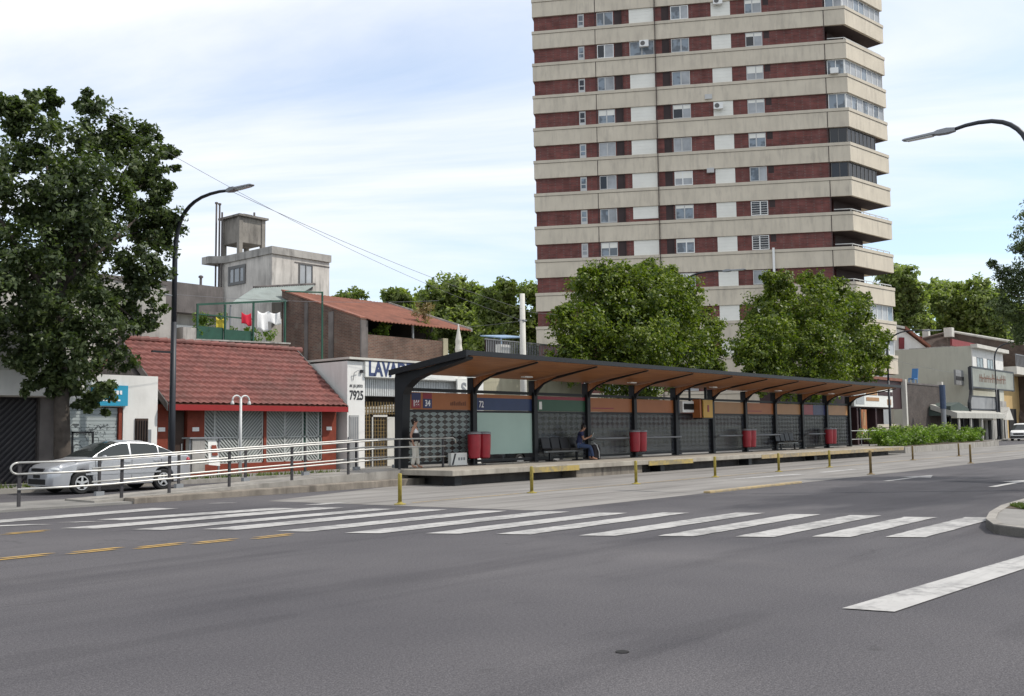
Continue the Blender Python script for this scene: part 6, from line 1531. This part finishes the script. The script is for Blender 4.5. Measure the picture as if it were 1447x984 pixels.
# ------------------------------------------------------------------ light and sky
sd = Vector((.92, -1.08, 1.65)).normalized()
sun = bpy.data.lights.new('sun', 'SUN'); so = bpy.data.objects.new('sun', sun); COL.objects.link(so)
so.rotation_euler = sd.to_track_quat('Z', 'Y').to_euler(); so.location = (0, -20, 60)
sun.energy = 2.9; sun.angle = R(.6); sun.color = (1, .95, .87)
wd = bpy.data.worlds.new('World'); scene.world = wd; wd.use_nodes = True
nt = wd.node_tree; bgn = nt.nodes['Background']
sky = nt.nodes.new('ShaderNodeTexSky'); sky.sky_type = 'NISHITA'; sky.sun_disc = False
sky.sun_elevation = math.asin(sd.z); sky.sun_rotation = math.atan2(sd.x, sd.y); sky.air_density = 1.0; sky.dust_density = .7; sky.ozone_density = 1.2
tc = nt.nodes.new('ShaderNodeTexCoord')
# thin high cloud: stretched noise over the sky direction, projected on a flat layer
sep = nt.nodes.new('ShaderNodeSeparateXYZ'); nt.links.new(tc.outputs['Generated'], sep.inputs[0])
def wm(op, a_, b_):
    q = nt.nodes.new('ShaderNodeMath'); q.operation = op
    for i, v in enumerate((a_, b_)):
        if isinstance(v, (int, float)): q.inputs[i].default_value = v
        else: nt.links.new(v, q.inputs[i])
    return q.outputs[0]
zc = wm('ADD', wm('MAXIMUM', sep.outputs[2], 0.0), .16)
cmb = nt.nodes.new('ShaderNodeCombineXYZ'); nt.links.new(wm('DIVIDE', sep.outputs[0], zc), cmb.inputs[0]); nt.links.new(wm('DIVIDE', sep.outputs[1], zc), cmb.inputs[1])
mp = nt.nodes.new('ShaderNodeMapping'); mp.vector_type = 'TEXTURE'; mp.inputs['Rotation'].default_value = (0, 0, R(-58)); mp.inputs['Scale'].default_value = (2.3, .75, 1); mp.inputs['Location'].default_value = (.7, 1.9, 0)
nt.links.new(cmb.outputs[0], mp.inputs['Vector'])
nz = nt.nodes.new('ShaderNodeTexNoise'); nz.inputs['Scale'].default_value = 1.0; nz.inputs['Detail'].default_value = 9; nz.inputs['Roughness'].default_value = .55; nz.inputs['Distortion'].default_value = .5
nt.links.new(mp.outputs[0], nz.inputs['Vector'])
rp_ = nt.nodes.new('ShaderNodeValToRGB'); rp_.color_ramp.elements[0].position = .40; rp_.color_ramp.elements[1].position = .62; rp_.color_ramp.elements[0].color = (.36, .36, .36, 1); rp_.color_ramp.elements[1].color = (.97, .97, .97, 1)
nt.links.new(wm('ADD', nz.outputs['Fac'], wm('MULTIPLY', wm('SUBTRACT', sep.outputs[2], .16), .42)), rp_.inputs[0])
mxn = nt.nodes.new('ShaderNodeMix'); mxn.data_type = 'RGBA'
tn = nt.nodes.new('ShaderNodeMix'); tn.data_type = 'RGBA'; tn.blend_type = 'MULTIPLY'; tn.inputs[0].default_value = 1.0; tn.inputs[7].default_value = (1.04, 1.23, 1.33, 1)
nt.links.new(sky.outputs[0], tn.inputs[6])
nt.links.new(rp_.outputs[0], mxn.inputs[0]); nt.links.new(tn.outputs[2], mxn.inputs[6]); mxn.inputs[7].default_value = (6.6, 6.75, 7.1, 1)
nt.links.new(mxn.outputs[2], bgn.inputs['Color']); bgn.inputs['Strength'].default_value = .14
scene.view_settings.view_transform = 'Standard'; scene.view_settings.look = 'None'; scene.view_settings.exposure = 0.2; scene.view_settings.gamma = 1
scene.cycles.max_bounces = 6; scene.cycles.transparent_max_bounces = 12
